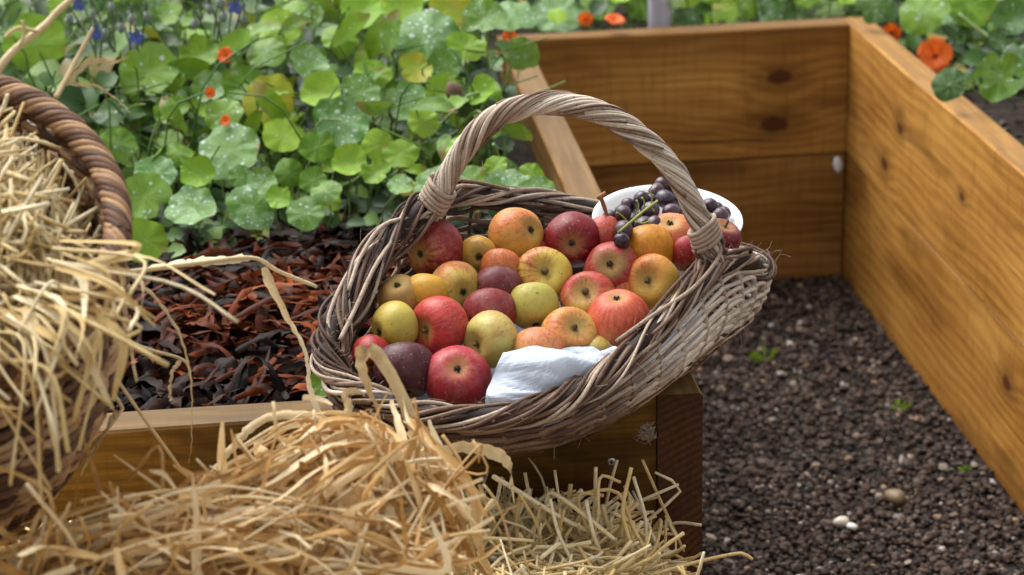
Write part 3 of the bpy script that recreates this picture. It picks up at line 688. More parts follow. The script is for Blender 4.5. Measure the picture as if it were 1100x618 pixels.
# (x, y, radius px, end shown, its offset in radii, ground, blush, amount, stripe, russet, dusk, flat, label)
AP = [
 (467, 268, 31, 'eye', (-.62, .22), Pe, (.25, .012, .022), 1.0, .5, .02, .05, .90, "large dark red apple with a pale starburst at its eye, beside the left handle end"),
 (513, 273, 19, 'eye', (.10, .22), Gd, Or, .12, .1, .35, 0, .86, "small golden russet apple with a dark eye, right beside the large dark red one"),
 (556, 252, 29, 'eye', (.62, -.2), (.55, .33, .06), Or, .42, .25, .25, 0, .9, "yellow apple with an orange red blush at the very back, against the rear rim"),
 (575, 275, 22, 'stem', (.2, -.85), Pe, Rd, .95, .2, 0, 0, .9, "bright crimson apple almost hidden behind the yellow striped one with a stout stem"),
 (614, 258, 29, 'eye', (-.02, .18), Rd, (.17, .004, .009), .97, .15, .05, 0, .88, "glossy deep red apple showing its brown eye face on, at the back"),
 (649, 252, 21, 'stem', (.3, -.9), Pe, (.45, .07, .06), .75, .4, .1, .1, .92, "streaked pink red apple behind, tucked between the grapes and the deep red apple"),
 (697, 268, 28, 'stem', (.2, -.9), (.56, .26, .015), (.50, .17, .01), .4, .05, .12, 0, .92, "plain golden orange apple just below the grapes"),
 (721, 256, 28, 'eye', (-.1, -.72), Pe, (.55, .12, .05), .62, .2, .2, 0, .92, "peach coloured apple half hidden behind the golden orange one, under the handle"),
 (738, 272, 21, 'stem', (.2, -.9), Rd, Rd, .98, .1, 0, 0, .9, "thin slice of a bright red apple showing behind the peach one by the right binding"),
 (537, 289, 22, 'stem', (-.2, -.88), Pe, Or, .75, .25, .22, 0, .9, "small orange pink apple in front of the yellow one at the rear rim"),
 (490, 309, 27, 'eye', (.38, .22), (.42, .37, .06), (.48, .06, .04), .40, .25, .10, 0, .9, "red and lime apple with a scabby green eye, left of centre"),
 (585, 296, 29, 'stem', (-.05, -.22), (.52, .38, .06), (.46, .05, .03), .38, .95, .08, 0, .86, "yellow apple with narrow red stripes and a stout stem, middle of the back rows"),
 (657, 288, 29, 'eye', (-.12, -.18), (.30, .15, .05), (.36, .035, .03), .72, .2, .55, .1, .86, "dull red apple with a wide russet patch around its greenish eye"),
 (701, 303, 28, 'stem', (-.32, -.1), (.50, .30, .05), (.55, .13, .03), .42, .2, .3, 0, .9, "yellow orange apple with its stub of stem facing left, next to the right hand rim"),
 (668, 314, 19, 'stem', (.2, -.8), Pe, Or, .6, .1, .1, 0, .9, "orange apple of which only a strip shows above the big coral one"),
 (631, 321, 28, 'stem', (-.18, -.42), (.46, .30, .06), (.42, .03, .03), .62, .4, .2, 0, .86, "red apple with a greenish yellow shoulder and thick knobbly stem, right of the centre"),
 (535, 311, 25, 'stem', (.1, -.9), (.25, .06, .03), (.13, .015, .022), .85, .2, .15, .22, .92, "dusky plum coloured apple behind the pale green one in the centre"),
 (571, 329, 26, 'stem', (.3, -.9), (.40, .35, .075), (.46, .16, .05), .18, .2, .3, 0, .94, "olive yellow apple with faint red flecks, dead centre of the heap"),
 (527, 336, 27, 'stem', (.0, -.92), (.28, .07, .04), (.22, .022, .025), .85, .3, .1, .25, .9, "dusky maroon apple wedged between the bright red and the pale green apples"),
 (458, 318, 24, 'stem', (-.3, -.85), (.50, .28, .03), (.50, .18, .03), .25, .1, .22, 0, .92, "golden apple just left of the red and lime one"),
 (431, 320, 24, 'eye', (-.2, -.7), (.36, .22, .05), (.40, .16, .04), .3, .1, .6, 0, .9, "khaki russeted apple furthest left beside the inside wall"),
 (664, 347, 34, 'eye', (-.08, -.85), (.58, .21, .07), (.55, .085, .045), .66, .15, .1, .06, 1.05, "big coral pink oblong apple against the right hand rim"),
 (610, 361, 29, 'stem', (.35, -.42), (.54, .36, .08), (.56, .16, .06), .42, .35, .25, 0, .88, "pale peach yellow apple with its stem hollow showing, left of the big coral one"),
 (473, 351, 31, 'stem', (-.72, .15), (.5, .2, .06), (.46, .04, .04), .86, .45, .02, .06, .92, "bright streaky red apple with a pale fleck, in the front left of the heap"),
 (424, 352, 26, 'eye', (-.82, .25), (.42, .34, .06), (.45, .2, .04), .1, .2, .12, 0, .88, "lime yellow apple with a small dark eye at its left, beside the left wall"),
 (527, 366, 29, 'stem', (-.72, .2), (.45, .39, .11), (.50, .2, .08), .2, .5, .12, 0, .92, "pale green apple with faint pink streaks and a sunken stem, centre front"),
 (578, 379, 29, 'stem', (.0, -.9), (.55, .29, .10), (.54, .17, .07), .45, .4, .2, 0, .9, "dull peach apple showing just above the tissue sheet"),
 (398, 380, 20, 'stem', (.2, .8), (.4, .02, .02), (.30, .008, .012), .95, .1, 0, 0, .95, "small shiny scarlet apple at the far left of the front, by the rim"),
 (437, 398, 32, 'stem', (.1, -.88), (.14, .02, .02), Pu, .88, .2, .05, .10, .92, "large dark purple apple in the front row on the left"),
 (492, 407, 34, 'eye', (.0, -.42), (.5, .1, .07), (.36, .022, .035), .86, .3, .03, .28, .96, "large rosy red apple with a dusty bloom, foremost in the heap"),
 (533, 424, 18, 'stem', (-.3, .6), YG, YG, .1, .1, .1, 0, .9, "yellow green apple peeping out behind the left edge of the tissue sheet"),
 (640, 379, 20, 'stem', (.3, .7), (.42, .33, .07), Or, .2, .1, .25, 0, .9, "olive apple mostly hidden underneath the big coral one"),
]
def apY(py): return -.105+(406-py)/154*.205
AXF = (.0, .0)
for n_, (px, py, rp, end, (dx, dy), gc, bc, amt, stp, rus, dsk, flat, lab) in enumerate(AP):
    Y = apY(py)
    if lab.startswith("yellow green apple pee"): Y = -.098
    if lab.startswith("bright crimson"): Y += .03
    if lab.startswith("orange apple of"): Y += .02
    if lab.startswith("olive apple mostly"): Y = -.055
    if end == 'stem' and dy <= -.8: end, dx, dy = 'eye', dx*.6, .90
    C0 = atY(px, py, Y); rad = rp*depth(C0)/FPX*1.07
    ax = facing(dx, dy); Zd = ax if end == 'stem' else -ax
    R3 = rot_to(Zd, random.random()*6.28)
    root = empty("apple", C0); root.rotation_euler = R3.to_euler()
    V, nu, nv = apple_mesh(n_+3, flat*random.uniform(.97, 1.03), random.uniform(.012, .032), random.uniform(-.02, .07), random.uniform(.035, .075))
    V = V*rad
    i = np.arange(nv-1)[:, None]; j = np.arange(nu)[None, :]; Q = np.stack([i*nu+j, (i+1)*nu+j, (i+1)*nu+(j+1) % nu, i*nu+(j+1) % nu], -1).reshape(-1, 4)
    mb = MB(); mb.add(V.reshape(-1, 3), Q)
    blushdir = np.array(R3.inverted() @ Vector([float(v) for v in nrm(RT*(-.35)+UP*.75-FW*.6+rng.normal(size=3)*.45)]))  # side of the skin that carries the blush, scattered at random
    mt = apple_mat("apple_skin_%d" % n_, gc, bc, blushdir if n_ not in (0,) else -np.array([0, 0, -1.0]), amt, stp, rus, dsk)
    fl = mb.obj("flesh", mt, root)
    ztop = V[0, 0, 2]; zbot = V[-1, 0, 2]
    mb = MB(); hgt = rad*random.uniform(.16, .26)+.30*rad*0
    tube(mb, catmull(np.array([(0, 0, ztop-.001), (.0008, .0004, ztop+hgt*.5), (.003*random.uniform(-1, 1), .002, ztop+hgt)]), 8), np.array([1.5, 1.3, 1.2, 1.2, 1.3, 1.5, 1.9, 1.7])*.0013*(1.7 if 'stout' in lab or 'thick' in lab else 1), 7)
    mb.obj("stem", M_stem, root)
    mb = MB()
    for q in range(5):
        a = q*2*PI/5; d = np.array([math.cos(a), math.sin(a), 0]); s0 = np.array([0, 0, zbot+.001])+d*.0012
        ribbon(mb, catmull(np.array([s0, s0+d*.0020*random.uniform(.6, 1.3)+np.array([0, 0, -.0022]), s0+d*.0006+np.array([random.gauss(0, .001), random.gauss(0, .001), -.0042])]), 6), np.array([.003, .0032, .0028, .0022, .0015, .0006]), side0=np.array([-d[1], d[0], 0]), fold=.2, ncs=3)
    lathe(mb, [(.0034, zbot+.0012), (.002, zbot-.0008), (.0, zbot-.0012)], 10)
    mb.obj("eye", M_eye, root)
    tag(root, lab, "apple", "apples heaped in the wicker basket")

# ================================================================== BOWL AND GRAPES
M_bowl = simple("white_enamel", (.78, .79, .80), .22, .03, 20, .5)
BCt = atY(717, 234, .165); br = .083
Rb = rot_to(nrm([.02, -.14, 1.0]))
bowl = MB()
prof = [(0, -.062), (.045, -.062), (.050, -.060), (.058, -.045), (.070, -.018), (.078, -.004), (.0815, .0), (.0845, .0012), (.0852, -.0015), (.0838, -.0035), (.080, -.008), (.0725, -.022), (.061, -.048), (.053, -.0645), (.0, -.0655)]
lathe(bowl, prof, 64)
o = bowl.obj("white_bowl", M_bowl); o.location = BCt; o.scale = (1.02, 1.02, 1.0); o.rotation_euler = Rb.to_euler(); tag(o, "round white bowl with a rolled lip holding dark grapes, behind the apples under the handle", "bowl")
k = NT("grape_skin"); p = k.obj(); oi = k.n('ShaderNodeObjectInfo').outputs['Random']; n_ = k.noise(k.vm('ADD', p, k.comb(oi, oi, 0.0)), 130, 4)
c = k.mix(oi, (.010, .004, .010), (.045, .008, .014)); c = k.mix(k.sm(n_, .38, .7, 0, .45), c, (.10, .075, .115)); M_grape = k.set(c, k.sm(n_, .3, .7, .22, .5), .5)
M_gst = simple("grape_stem_green", (.26, .30, .07), .6, .3, 90); M_gst2 = simple("grape_stem_brown", (.26, .11, .045), .7, .4, 120)
gv = MB(); lathe(gv, [(0, .0112), (.0035, .0107), (.0068, .0085), (.0092, .0045), (.0098, 0), (.0092, -.0046), (.0066, -.0086), (.0034, -.0106), (0, -.011)], 18)
grape_me = gv.mesh("grape")
def bunch(lab, pts):
    c0 = np.mean([atY(*p[:3]) for p in pts], 0); r = tag(empty("grape_bunch", c0), lab, "grapes")
    for (px, py, Y, s_) in pts:
        g = link("grape", grape_me, r, M_grape); g.location = atY(px, py, Y)-c0; g.scale = (s_, s_, s_*random.uniform(.95, 1.1)); g.rotation_euler = (random.random()*3, random.random()*3, 0)
    return r, c0
gp = [(714, 214, .165, 1.0), (698, 227, .135, 1), (722, 229, .14, 1.02), (705, 206, .185, .85), (703, 242, .11, .95), (689, 216, .165, .95), (680, 240, .13, .95), (669, 229, .15, .9), (670, 247, .12, 1), (692, 243, .115, 1.05), (655, 236, .16, .9), (660, 249, .14, .85), (713, 244, .12, .9), (731, 214, .185, 1), (736, 232, .16, 1), (726, 203, .2, .9), (683, 254, .11, .9), (668, 259, .10, .85), (700, 215, .18, .9), (712, 199, .2, .85), (690, 232, .155, .9), (675, 222, .175, .85), (650, 248, .15, .8), (738, 247, .14, .95), (725, 243, .145, 1), (745, 222, .17, .95)]
gr1, c1 = bunch("bunch of bloomy black grapes with green stalks filling the left of the white bowl" , [(x, y, Y-(.05 if y > 226 and x < 678 else .015), s_*1.08) for x, y, Y, s_ in gp])
gp2 = [(762, 222, .17, 1.0), (773, 234, .155, 1.08), (752, 232, .16, .95), (778, 229, .17, .8), (760, 240, .15, .95), (770, 226, .185, .9)]
gr2, c2 = bunch("small cluster of black grapes on the right of the white bowl beyond the handle", gp2)
mb = MB()
def bp(mb, pts, r, kind=0):
    P = catmull(np.array([atY(*q) for q in pts])-c1, 14); tube(mb, P, r, 6, random.random(), kind)
bp(mb, [(664, 250, .05), (676, 240, .055), (690, 228, .065), (706, 216, .09)], .0016)
for pts in ([(676, 240, .085), (668, 232, .085), (663, 229, .085)], [(684, 233, .085), (686, 222, .085), (684, 216, .085)], [(690, 228, .085), (698, 222, .08), (702, 226, .08)], [(680, 237, .085), (690, 240, .08), (697, 238, .08)], [(670, 245, .085), (664, 243, .085), (658, 245, .085)], [(700, 219, .09), (700, 210, .09), (696, 207, .09)], [(668, 247, .085), (672, 254, .08), (678, 256, .08)], [(692, 226, .085), (692, 217, .085), (690, 213, .085)], [(664, 250, .085), (658, 252, .085), (653, 250, .085)]):
    bp(mb, pts, .0008)
    e = atY(*pts[-1])-c1; V, f = ico(); mb.add(V*.0016+e, None, f)
mb.obj("stalk", M_gst, gr1)
mb = MB(); bp(mb, [(645, 211, .10), (649, 222, .10), (653, 232, .10), (664, 243, .10)], np.linspace(.0026, .0018, 14)); P = atY(645, 211, .10)-c1; tube(mb, np.array([P+[-.004, 0, -.002], P, P+[.006, 0, .004]]), .0024, 6)
mb.obj("woody_stalk", M_gst2, gr1)
mb = MB(); P = np.array([atY(*q) for q in [(758, 228, .14), (766, 232, .14), (772, 240, .13)]])-c2; tube(mb, catmull(P, 10), .0012, 6); mb.obj("stalk", M_gst, gr2)
# the dark red plum-like apple lying in the bowl by the handle
C0 = atY(774, 256, .10); rad = 22*depth(C0)/FPX
root = empty("apple", C0); R3 = rot_to(facing(.3, -.8)); root.rotation_euler = R3.to_euler(); V, nu, nv = apple_mesh(99, .95, .01, 0, .02); V = V*rad
i = np.arange(nv-1)[:, None]; j = np.arange(nu)[None, :]; Q = np.stack([i*nu+j, (i+1)*nu+j, (i+1)*nu+(j+1) % nu, i*nu+(j+1) % nu], -1).reshape(-1, 4)
mb = MB(); mb.add(V.reshape(-1, 3), Q); mb.obj("flesh", apple_mat("apple_skin_bowl", (.30, .03, .03), (.16, .010, .022), (0, 0, 1), .9, .1, .02, .12), root)
mb = MB(); tube(mb, np.array([(0, 0, rad*.6), (0.001, 0, rad*.9), (.002, .001, rad*1.05)]), .0012, 6); mb.obj("stem", M_stem, root)
tag(root, "dark crimson apple to the right of the handle binding, against the white bowl", "apple", "apples heaped in the wicker basket")
# ================================================================== STRAW BASKET AT THE LEFT
M_wick2 = wicker("brown_willow", [(.15, (.022, .010, .006)), (.4, (.12, .055, .027)), (.62, (.27, .145, .07)), (.85, (.50, .32, .17)), (1, (.62, .46, .28))])
M_pale = straw_mat("pale_stalk", [(.1, (.42, .29, .13)), (.5, (.70, .55, .31)), (.9, (.86, .75, .52))], .12)
M_straw = straw_mat("straw_stem", [(.05, (.34, .19, .06)), (.28, (.66, .46, .18)), (.55, (.82, .64, .32)), (.8, (.92, .80, .54))], .12)
M_blade = straw_mat("dry_blade", [(.12, (.20, .082, .020)), (.34, (.52, .28, .085)), (.58, (.76, .51, .22)), (.82, (.92, .77, .50))], .16)
SC = atY(-124, 246, -.40); SN = nrm([.10, -.45, .88]); SR = .19
E1 = nrm(np.cross([0, 1, 0], SN)); E1 = E1 if E1[0] > 0 else -E1; E2 = np.cross(SN, E1)
sb = tag(empty("straw_basket", SC-SN*.33), "big brown wicker basket overflowing with straw, its thick twisted rim tipped to the viewer", "basket")
so_ = SC-SN*.33
def sring(n, r, h): 
    a = np.arange(n)*2*PI/n; return SC+np.cos(a)[:, None]*E1*r+np.sin(a)[:, None]*E2*r+SN*h
mb = MB(); NSB = 208
for rrow in range(46):
    v = rrow/45; r = SR*(1.0-.03+.10*math.sin(PI*v*.85)-.42*v*v); h = -.012-.31*v
    al = np.arange(NSB)/4.0; P = sring(NSB, r, h); d = (P-SC-SN*h)/r
    P = P+d*(.0040*np.cos(PI*al+PI*(rrow % 2)))[:, None]+SN*(.002*np.sin(al*.9+rrow))[:, None]
    tube(mb, P, random.uniform(.0030, .0044), 6, random.random()*1.0-.05, 0, True)
mb.obj("woven_wall", M_wick2, sb, origin=so_)
mb = MB()
for u in range(52):
    a = (u*4+2)/NSB*2*PI; P = []
    for v in np.linspace(-.02, 1, 12):
        r = SR*(.97+.10*math.sin(PI*max(0, v)*.85)-.42*v*v); P.append(SC+(E1*math.cos(a)+E2*math.sin(a))*r-SN*(.012+.31*v))
    tube(mb, P, .0042, 6, random.random()*.6)
mb.obj("stake", M_wick2, sb, origin=so_)["kind"] = "stuff"
mb = MB(); n2 = 560; RP = sring(n2, SR*1.0, .006); a0 = np.arange(n2)*2*PI/n2; rd = np.cos(a0)[:, None]*E1+np.sin(a0)[:, None]*E2
for q in range(9):
    a = 2*PI*q/9+a0*17
    P = RP+rd*(np.cos(a)*.0085)[:, None]+SN*(np.sin(a)*.0085)[:, None]
    tube(mb, P, random.uniform(.0034, .0048), 7, [.10, .30, .15, .70, .60, .22, .10, .55, .72][q], .0, True)
tube(mb, RP, .0075, 8, .0, -.2, True)
mb.obj("twisted_rim", M_wick2, sb, origin=so_)
mb = MB(); V = np.vstack([sring(48, SR*.60, -.318), [SC-SN*.318]]); mb.add(V, None, [(48, j, (j+1) % 48) for j in range(48)]); mb.obj("base", M_wick2, sb, origin=so_)
# straw filling it
def straw_bit(mb, c, d, L_, r, bend=.12, kink=.15, ns=5, flat=1.0):
    d = nrm(d); o = nrm(np.cross(d, rng.normal(size=3)))
    pts = [c-d*L_*.5, c+o*L_*bend*random.uniform(-.4, .4), c+d*L_*.5+o*L_*random.uniform(-bend, bend)]
    if random.random() < kink: pts.append(pts[-1]+nrm(d+rng.normal(size=3)*.8)*L_*.3)
    n = 7; P = catmull(np.array(pts), n)
    tube(mb, P, r*np.array([.9, 1, 1, 1, 1, 1, .8]), ns, random.random(), random.random())
mb = MB()
V = []; 
# dense core so that no hole shows
for a_ in range(5): V.append(sring(40, SR*(.93-.2*a_), -.06+.028*a_))
V = np.stack(V).reshape(-1, 3); V = V+rng.normal(size=V.shape)*.004
i = np.arange(4)[:, None]; j = np.arange(40)[None, :]; mb.add(V, np.stack([i*40+j, i*40+(j+1) % 40, (i+1)*40+(j+1) % 40, (i+1)*40+j], -1).reshape(-1, 4), None, (.0, .5, .5, 0))
for q in range(1500):
    a = random.random()*6.283; r = SR*.86*math.sqrt(random.random()); hgt = .012+.03*random.random()-.12*(r/SR)**3
    c = SC+(E1*math.cos(a)+E2*math.sin(a))*r+SN*hgt
    d = E1*random.gauss(.2, .7)*(1 if r < SR*.55 else .3)+E2*random.gauss(-.2, 1.0)+SN*random.gauss(0, .22)
    straw_bit(mb, c, d, random.uniform(.05, .15)*(1 if r < SR*.6 else .7), random.uniform(.0012, .0024))
for q in range(120):   # spilling over the lower rim
    a = random.uniform(-1.9, -.55) if q % 7 else random.uniform(-.6, -.2); c0 = SC+(E1*math.cos(a)+E2*math.sin(a))*SR*random.uniform(.75, .95)+SN*random.uniform(.01, .045)
    rdv = nrm(E1*math.cos(a)+E2*math.sin(a)); L_ = random.uniform(.03, .11)*(1 if q % 7 else .5)
    c1 = SC+rdv*SR*1.1+SN*random.uniform(.015, .05)+E1*random.gauss(0, .02); c2 = c1+np.array([random.gauss(.0, .03), random.gauss(-.015, .02), -1*L_*random.uniform(.4, 1)])
    if random.random() < .55: tube(mb, catmull(np.array([c0, c1, c2]), 10), random.uniform(.0012, .0022), 5)
    else: ribbon(mb, catmull(np.array([c0, c1, c2]), 12), random.uniform(.004, .010)*np.sin(np.linspace(.5, 3.0, 12))**.6, side0=E1+rng.normal(size=3)*.4, twist=random.uniform(-2, 2), fold=.3)
tag(mb.obj("straw", M_straw), "loose pale straw heaped inside and spilling from the brown wicker basket", "straw", kind='stuff')

# ================================================================== STRAW BALE AND SHEAF IN FRONT
def mound(X, Y):
    left = np.clip((-.12-X)/.55, 0, 1); near = np.clip((-.10-Y)/.35, 0, 1)
    return .385+.03*left+.085*near*(.35+.75*left)-.10*np.clip((X+.20)/.14, 0, 1)**2
mb = MB(); grid(mb, -1.6, -.07, -1.0, -.045, 60, 36, lambda X, Y: mound(X, Y)-.012+.006*lumps(X, Y), (.05, .5, .5, 0))
# sides of the bale down to the ground
xs = np.linspace(-.07, -.07, 2)
for (xa, ya, xb, yb) in ((-.07, -1.0, -.07, -.045), (-1.6, -1.0, -.07, -1.0), (-.07, -.045, -1.6, -.045)):
    n = 24; t = np.linspace(0, 1, n); X = xa+(xb-xa)*t; Y = ya+(yb-ya)*t; top = mound(X, Y)-.012
    V = np.vstack([np.stack([X, Y, top], -1), np.stack([X, Y, 0*X], -1)]); mb.add(V, [(q, q+1, n+q+1, n+q) for q in range(n-1)], None, (.02, .5, .5, 0))
for q in range(3400):
    if q < 2300: X = random.uniform(-.50, -.085); Y = random.uniform(-.36, -.055)
    else: X = random.uniform(-1.3, -.1); Y = random.uniform(-.85, -.055)
    if random.random() < .3: X = -.10-abs(random.gauss(0, .09))
    Z = mound(X, Y)+random.uniform(-.008, .022); az = random.gauss(-.5, .9)+(PI if random.random() < .5 else 0)
    d = np.array([math.cos(az), math.sin(az), random.gauss(0, .28)])
    straw_bit(mb, np.array([X, Y, Z]), d, random.uniform(.04, .15), random.uniform(.0011, .0023), .06, .12)
for q in range(900):
    X = random.uniform(-.8, -.03); Y = -random.uniform(.03, .2); Z = random.uniform(.02, .40)
    straw_bit(mb, np.array([-.07+random.uniform(-.01, .012), random.uniform(-.95, -.06), Z]) if q % 2 else np.array([X, -.045+random.uniform(-.01, .008), Z]), rng.normal(size=3)*[.3, 1, .6] if q % 2 else rng.normal(size=3)*[1, .2, .6], random.uniform(.05, .14), .0019)
tag(mb.obj("straw_bale", M_straw), "loose golden straw bale piled against the front plank under the dry leaves", "straw bale", kind='stuff')
def straw_px(mb, pts, r, **kw):
    P = catmull(np.array([atY(*q) for q in pts]), 26); tube(mb, P, r, 6, **kw)
# upright cut straws at the right end of the bale
mb = MB()
for q in range(150):
    px = random.uniform(480, 700); b = atY(px, 600+random.uniform(-25, 25), -.16+random.uniform(-.05, .05)); lim = 535+(px-480)*.26
    e = b+nrm([random.gauss(-.25, .55), random.gauss(.15, .3), abs(random.gauss(.55, .35))])*random.uniform(.04, .085)
    P = [b, (b+e)/2+rng.normal(size=3)*.004, e]
    if random.random() < .22: P.append(e+np.array([random.gauss(.0, .03), .005, -abs(random.gauss(.012, .012))]))
    tube(mb, catmull(np.array(P), 12), random.uniform(.0012, .0026), 6)
tag(mb.obj("cut_straw", M_straw), "stiff cut straw ends bristling from the right end of the bale", "straw", kind='stuff')
for pts, r, lab in [([(640, 640, -.20), (700, 618, -.19), (752, 603, -.17), (790, 595, -.16), (800, 596, -.16), (808, 601, -.16)], .0021, "single bent straw reaching out to the right past the planter corner"),
                    ([(628, 598, -.14), (648, 576, -.13), (664, 541, -.12), (650, 552, -.12)], .0015, "thin kinked straw standing like a hairpin before the front plank"),
                    ([(530, 512, -.2), (560, 530, -.18), (600, 555, -.17), (640, 575, -.16)], .0026, "stout pale straw slanting down across the top of the bale"),
                    ([(655, 612, -.17), (672, 588, -.15), (690, 560, -.14)], .0024, "short thick straw leaning right at the end of the bale")]:
    mb = MB(); straw_px(mb, pts, r); c_ = mb.v[0].mean(0); o = mb.obj("straw_stalk", M_straw, origin=c_); o.location = c_; tag(o, lab, "straw")

# --- the sheaf of long dry leaves
sheaf_c = atY(400, 540, -.42)
sheaf = tag(empty("dry_leaf_sheaf", sheaf_c), "sheaf of long curling tan maize leaves lying over the straw bale in front", "dry leaves")
sheaf_rest = MB()
def blade_pts(pts, jx=0, jy=0, jd=0):
    """a blade through measured points, shifted bodily by a random amount that grows towards the tip"""
    out = []; dx, dy, dd = random.gauss(0, jx), random.gauss(0, jy), random.gauss(0, jd)
    ex, ey = random.gauss(0, jx), random.gauss(0, jy)
    for q, (x, y, Y) in enumerate(pts):
        f = q/(len(pts)-1); out.append(atY(x+dx+ex*f+random.gauss(0, jx*.2), y+dy+ey*f+random.gauss(0, jy*.2), Y+dd))
    return np.array(out)
def blade(mb, P, wd, tw=None, fold=None, n=30, side=None, wav=.05, tip=True, curl=0, rag=.10):
    n = int(n); t = np.linspace(0, 1, n); prof = (np.clip(t*6+.45, 0, 1)*np.clip((1-t)*3.2, .06, 1)**.8) if tip else np.clip(np.minimum(t, 1-t)*9+.6, 0, 1)
    C = catmull(P, n); C = C+rng.normal(size=(n, 3))*.0006
    ribbon(mb, C, wd*prof*(1+.12*np.sin(t*11+random.random()*6)+rag*np.sin(t*37+random.random()*6)), side0=side if side is not None else nrm(RT*random.gauss(.3, 1)+UP*random.gauss(0, .8)-FW*random.gauss(0, .5)), twist=random.gauss(0, 1.3) if tw is None else tw, fold=random.uniform(.15, .6) if fold is None else fold, wav=wav, curl=curl)
FAM = [ # points, how many, width, jitter
 ([(415, 484, -.37), (350, 490, -.40), (270, 532, -.44), (170, 576, -.48), (40, 628, -.52)], 28, .0105, (14, 11, .03)),
 ([(430, 495, -.38), (380, 498, -.42), (310, 545, -.46), (210, 595, -.5), (100, 660, -.54)], 28, .0105, (20, 13, .03)),
 ([(440, 500, -.38), (400, 512, -.44), (340, 560, -.48), (280, 610, -.5), (240, 670, -.52)], 24, .011, (24, 14, .03)),
 ([(400, 455, -.37), (420, 495, -.41), (440, 550, -.44), (452, 610, -.45), (458, 670, -.46)], 26, .0095, (22, 14, .025)),
 ([(350, 470, -.38), (380, 510, -.43), (405, 570, -.46), (415, 650, -.47)], 20, .010, (30, 12, .03)),
 ([(455, 480, -.36), (475, 520, -.38), (485, 570, -.4), (480, 630, -.42)], 12, .010, (12, 12, .02)),
 ([(230, 545, -.45), (150, 562, -.47), (80, 588, -.49), (0, 625, -.52)], 16, .009, (24, 9, .03)),
 ([(330, 600, -.52), (220, 590, -.54), (110, 600, -.56), (10, 645, -.58)], 14, .011, (30, 14, .02)),
 ([(470, 600, -.42), (350, 585, -.5), (250, 560, -.52), (150, 590, -.54), (60, 640, -.56)], 10, .010, (30, 14, .02)),
 ([(300, 492, -.40), (350, 462, -.38), (395, 474, -.37), (420, 520, -.40), (430, 590, -.42)], 12, .009, (18, 8, .02)),
]
allb = [(f, q) for f in FAM for q in range(f[1])]; random.shuffle(allb)
for q, (f, _) in enumerate(allb):
    P = blade_pts(f[0], f[3][0], f[3][1], f[3][2]); m = MB() if q < 88 else sheaf_rest
    if q % 3 == 0:   # loops that cross the others
        mx, my = random.uniform(120, 470), 0; my = max(478, 640-.45*mx+random.gauss(0, 10)) if mx < 330 else random.uniform(485, 540); r_ = random.uniform(25, 85); a_ = random.uniform(-.9, .9); hh = random.uniform(8, 40); Y_ = -.38-.12*(my-470)/100
        P = np.array([atY(mx-r_*math.cos(a_)*1.3, my+45+r_*math.sin(a_), Y_-.02), atY(mx-r_*.6, my-hh*.2+random.gauss(0, 6)+12, Y_), atY(mx, my-hh*.5+12, Y_+.01), atY(mx+r_*.6*math.cos(a_), my+6-r_*.3*math.sin(a_), Y_), atY(mx+r_*1.1, my+50+random.gauss(0, 14), Y_-.03)])
    blade(m, P, f[2]*random.uniform(.35, 1.25))
    if q < 88: m.obj("leaf_blade", M_blade, sheaf, origin=sheaf_c)
for q in range(620):  # finer broken bits between the blades
    f = random.choice(FAM); P = blade_pts(f[0], f[3][0]*1.3, f[3][1]*1.3, .03); a = random.random()*.6; C = catmull(P, 40)[int(a*40):int(a*40)+random.randint(8, 16)]
    if random.random() < .5: tube(sheaf_rest, C, random.uniform(.0008, .0019), 5)
    else: ribbon(sheaf_rest, C, random.uniform(.002, .006), twist=random.gauss(0, 2), fold=.3, ncs=3)
for q in range(420):
    px = random.uniform(-10, 480); top = (628-.40*px if px < 330 else 490)+12; py = random.uniform(top, 640); Y_ = -.37-.13*(py-470)/100-.02*random.random()
    c0 = atY(px, py, Y_+.015); az = random.uniform(0, 6.28); d = nrm(RT*math.cos(az)+UP*math.sin(az)*.7-FW*random.gauss(.1, .4)); L_ = random.uniform(.03, .13)
    C = catmull(np.array([c0-d*L_*.5+rng.normal(size=3)*.006, c0+nrm(UP*1.0-FW*.4)*random.uniform(0, .012), c0+d*L_*.5+rng.normal(size=3)*.012, c0+d*L_*.75+rng.normal(size=3)*.02]), 14)
    if q % 3: ribbon(sheaf_rest, C, random.uniform(.003, .010)*np.sin(np.linspace(.4, 3.0, 14))**.5, twist=random.gauss(0, 2), fold=.4, rand=random.random()**1.3*1.15-.1)
    else: tube(sheaf_rest, C, random.uniform(.0009, .0020), 5)
o = sheaf_rest.obj("leaf_litter", M_blade, sheaf, origin=sheaf_c); o["kind"] = "stuff"
# a dense dark bed below the blades
# --- single blades one can point at
def lone(name, lab, cat, pts, wd, tw, fold=.3, kind='r', tip=True, side=None, extra=()):
    m = MB(); P = np.array([atY(*q) for q in pts])
    if kind == 'r': blade(m, P, wd, tw, fold, 44, side=side, wav=.02, tip=tip, rag=.02)
    else: tube(m, catmull(P, 40), wd*np.linspace(1.1, .75, 40)*(1+.05*np.sin(np.linspace(0, 17, 40))), 7)
    for (pt2, w2, tw2, k2) in extra:
        P2 = np.array([atY(*q) for q in pt2])
        if k2 == 'r': blade(m, P2, w2, tw2, .35, 30, wav=.02, rag=.02)
        else: tube(m, catmull(P2, 24), w2, 6)
    c_ = np.concatenate(m.v).mean(0); o = m.obj(name, M_pale, origin=c_); o.location = c_; tag(o, lab, cat); return o
lone("dry_leaf", "upright tan blade that hooks over at its top in front of the apples", "dry leaf", [(455, 560, -.36), (452, 500, -.35), (447, 462, -.34), (432, 425, -.33), (412, 388, -.32), (396, 376, -.32), (390, 386, -.32), (396, 412, -.33), (406, 440, -.33), (412, 478, -.34)], .0135, 1.0, .45, side=RT+UP*.3)
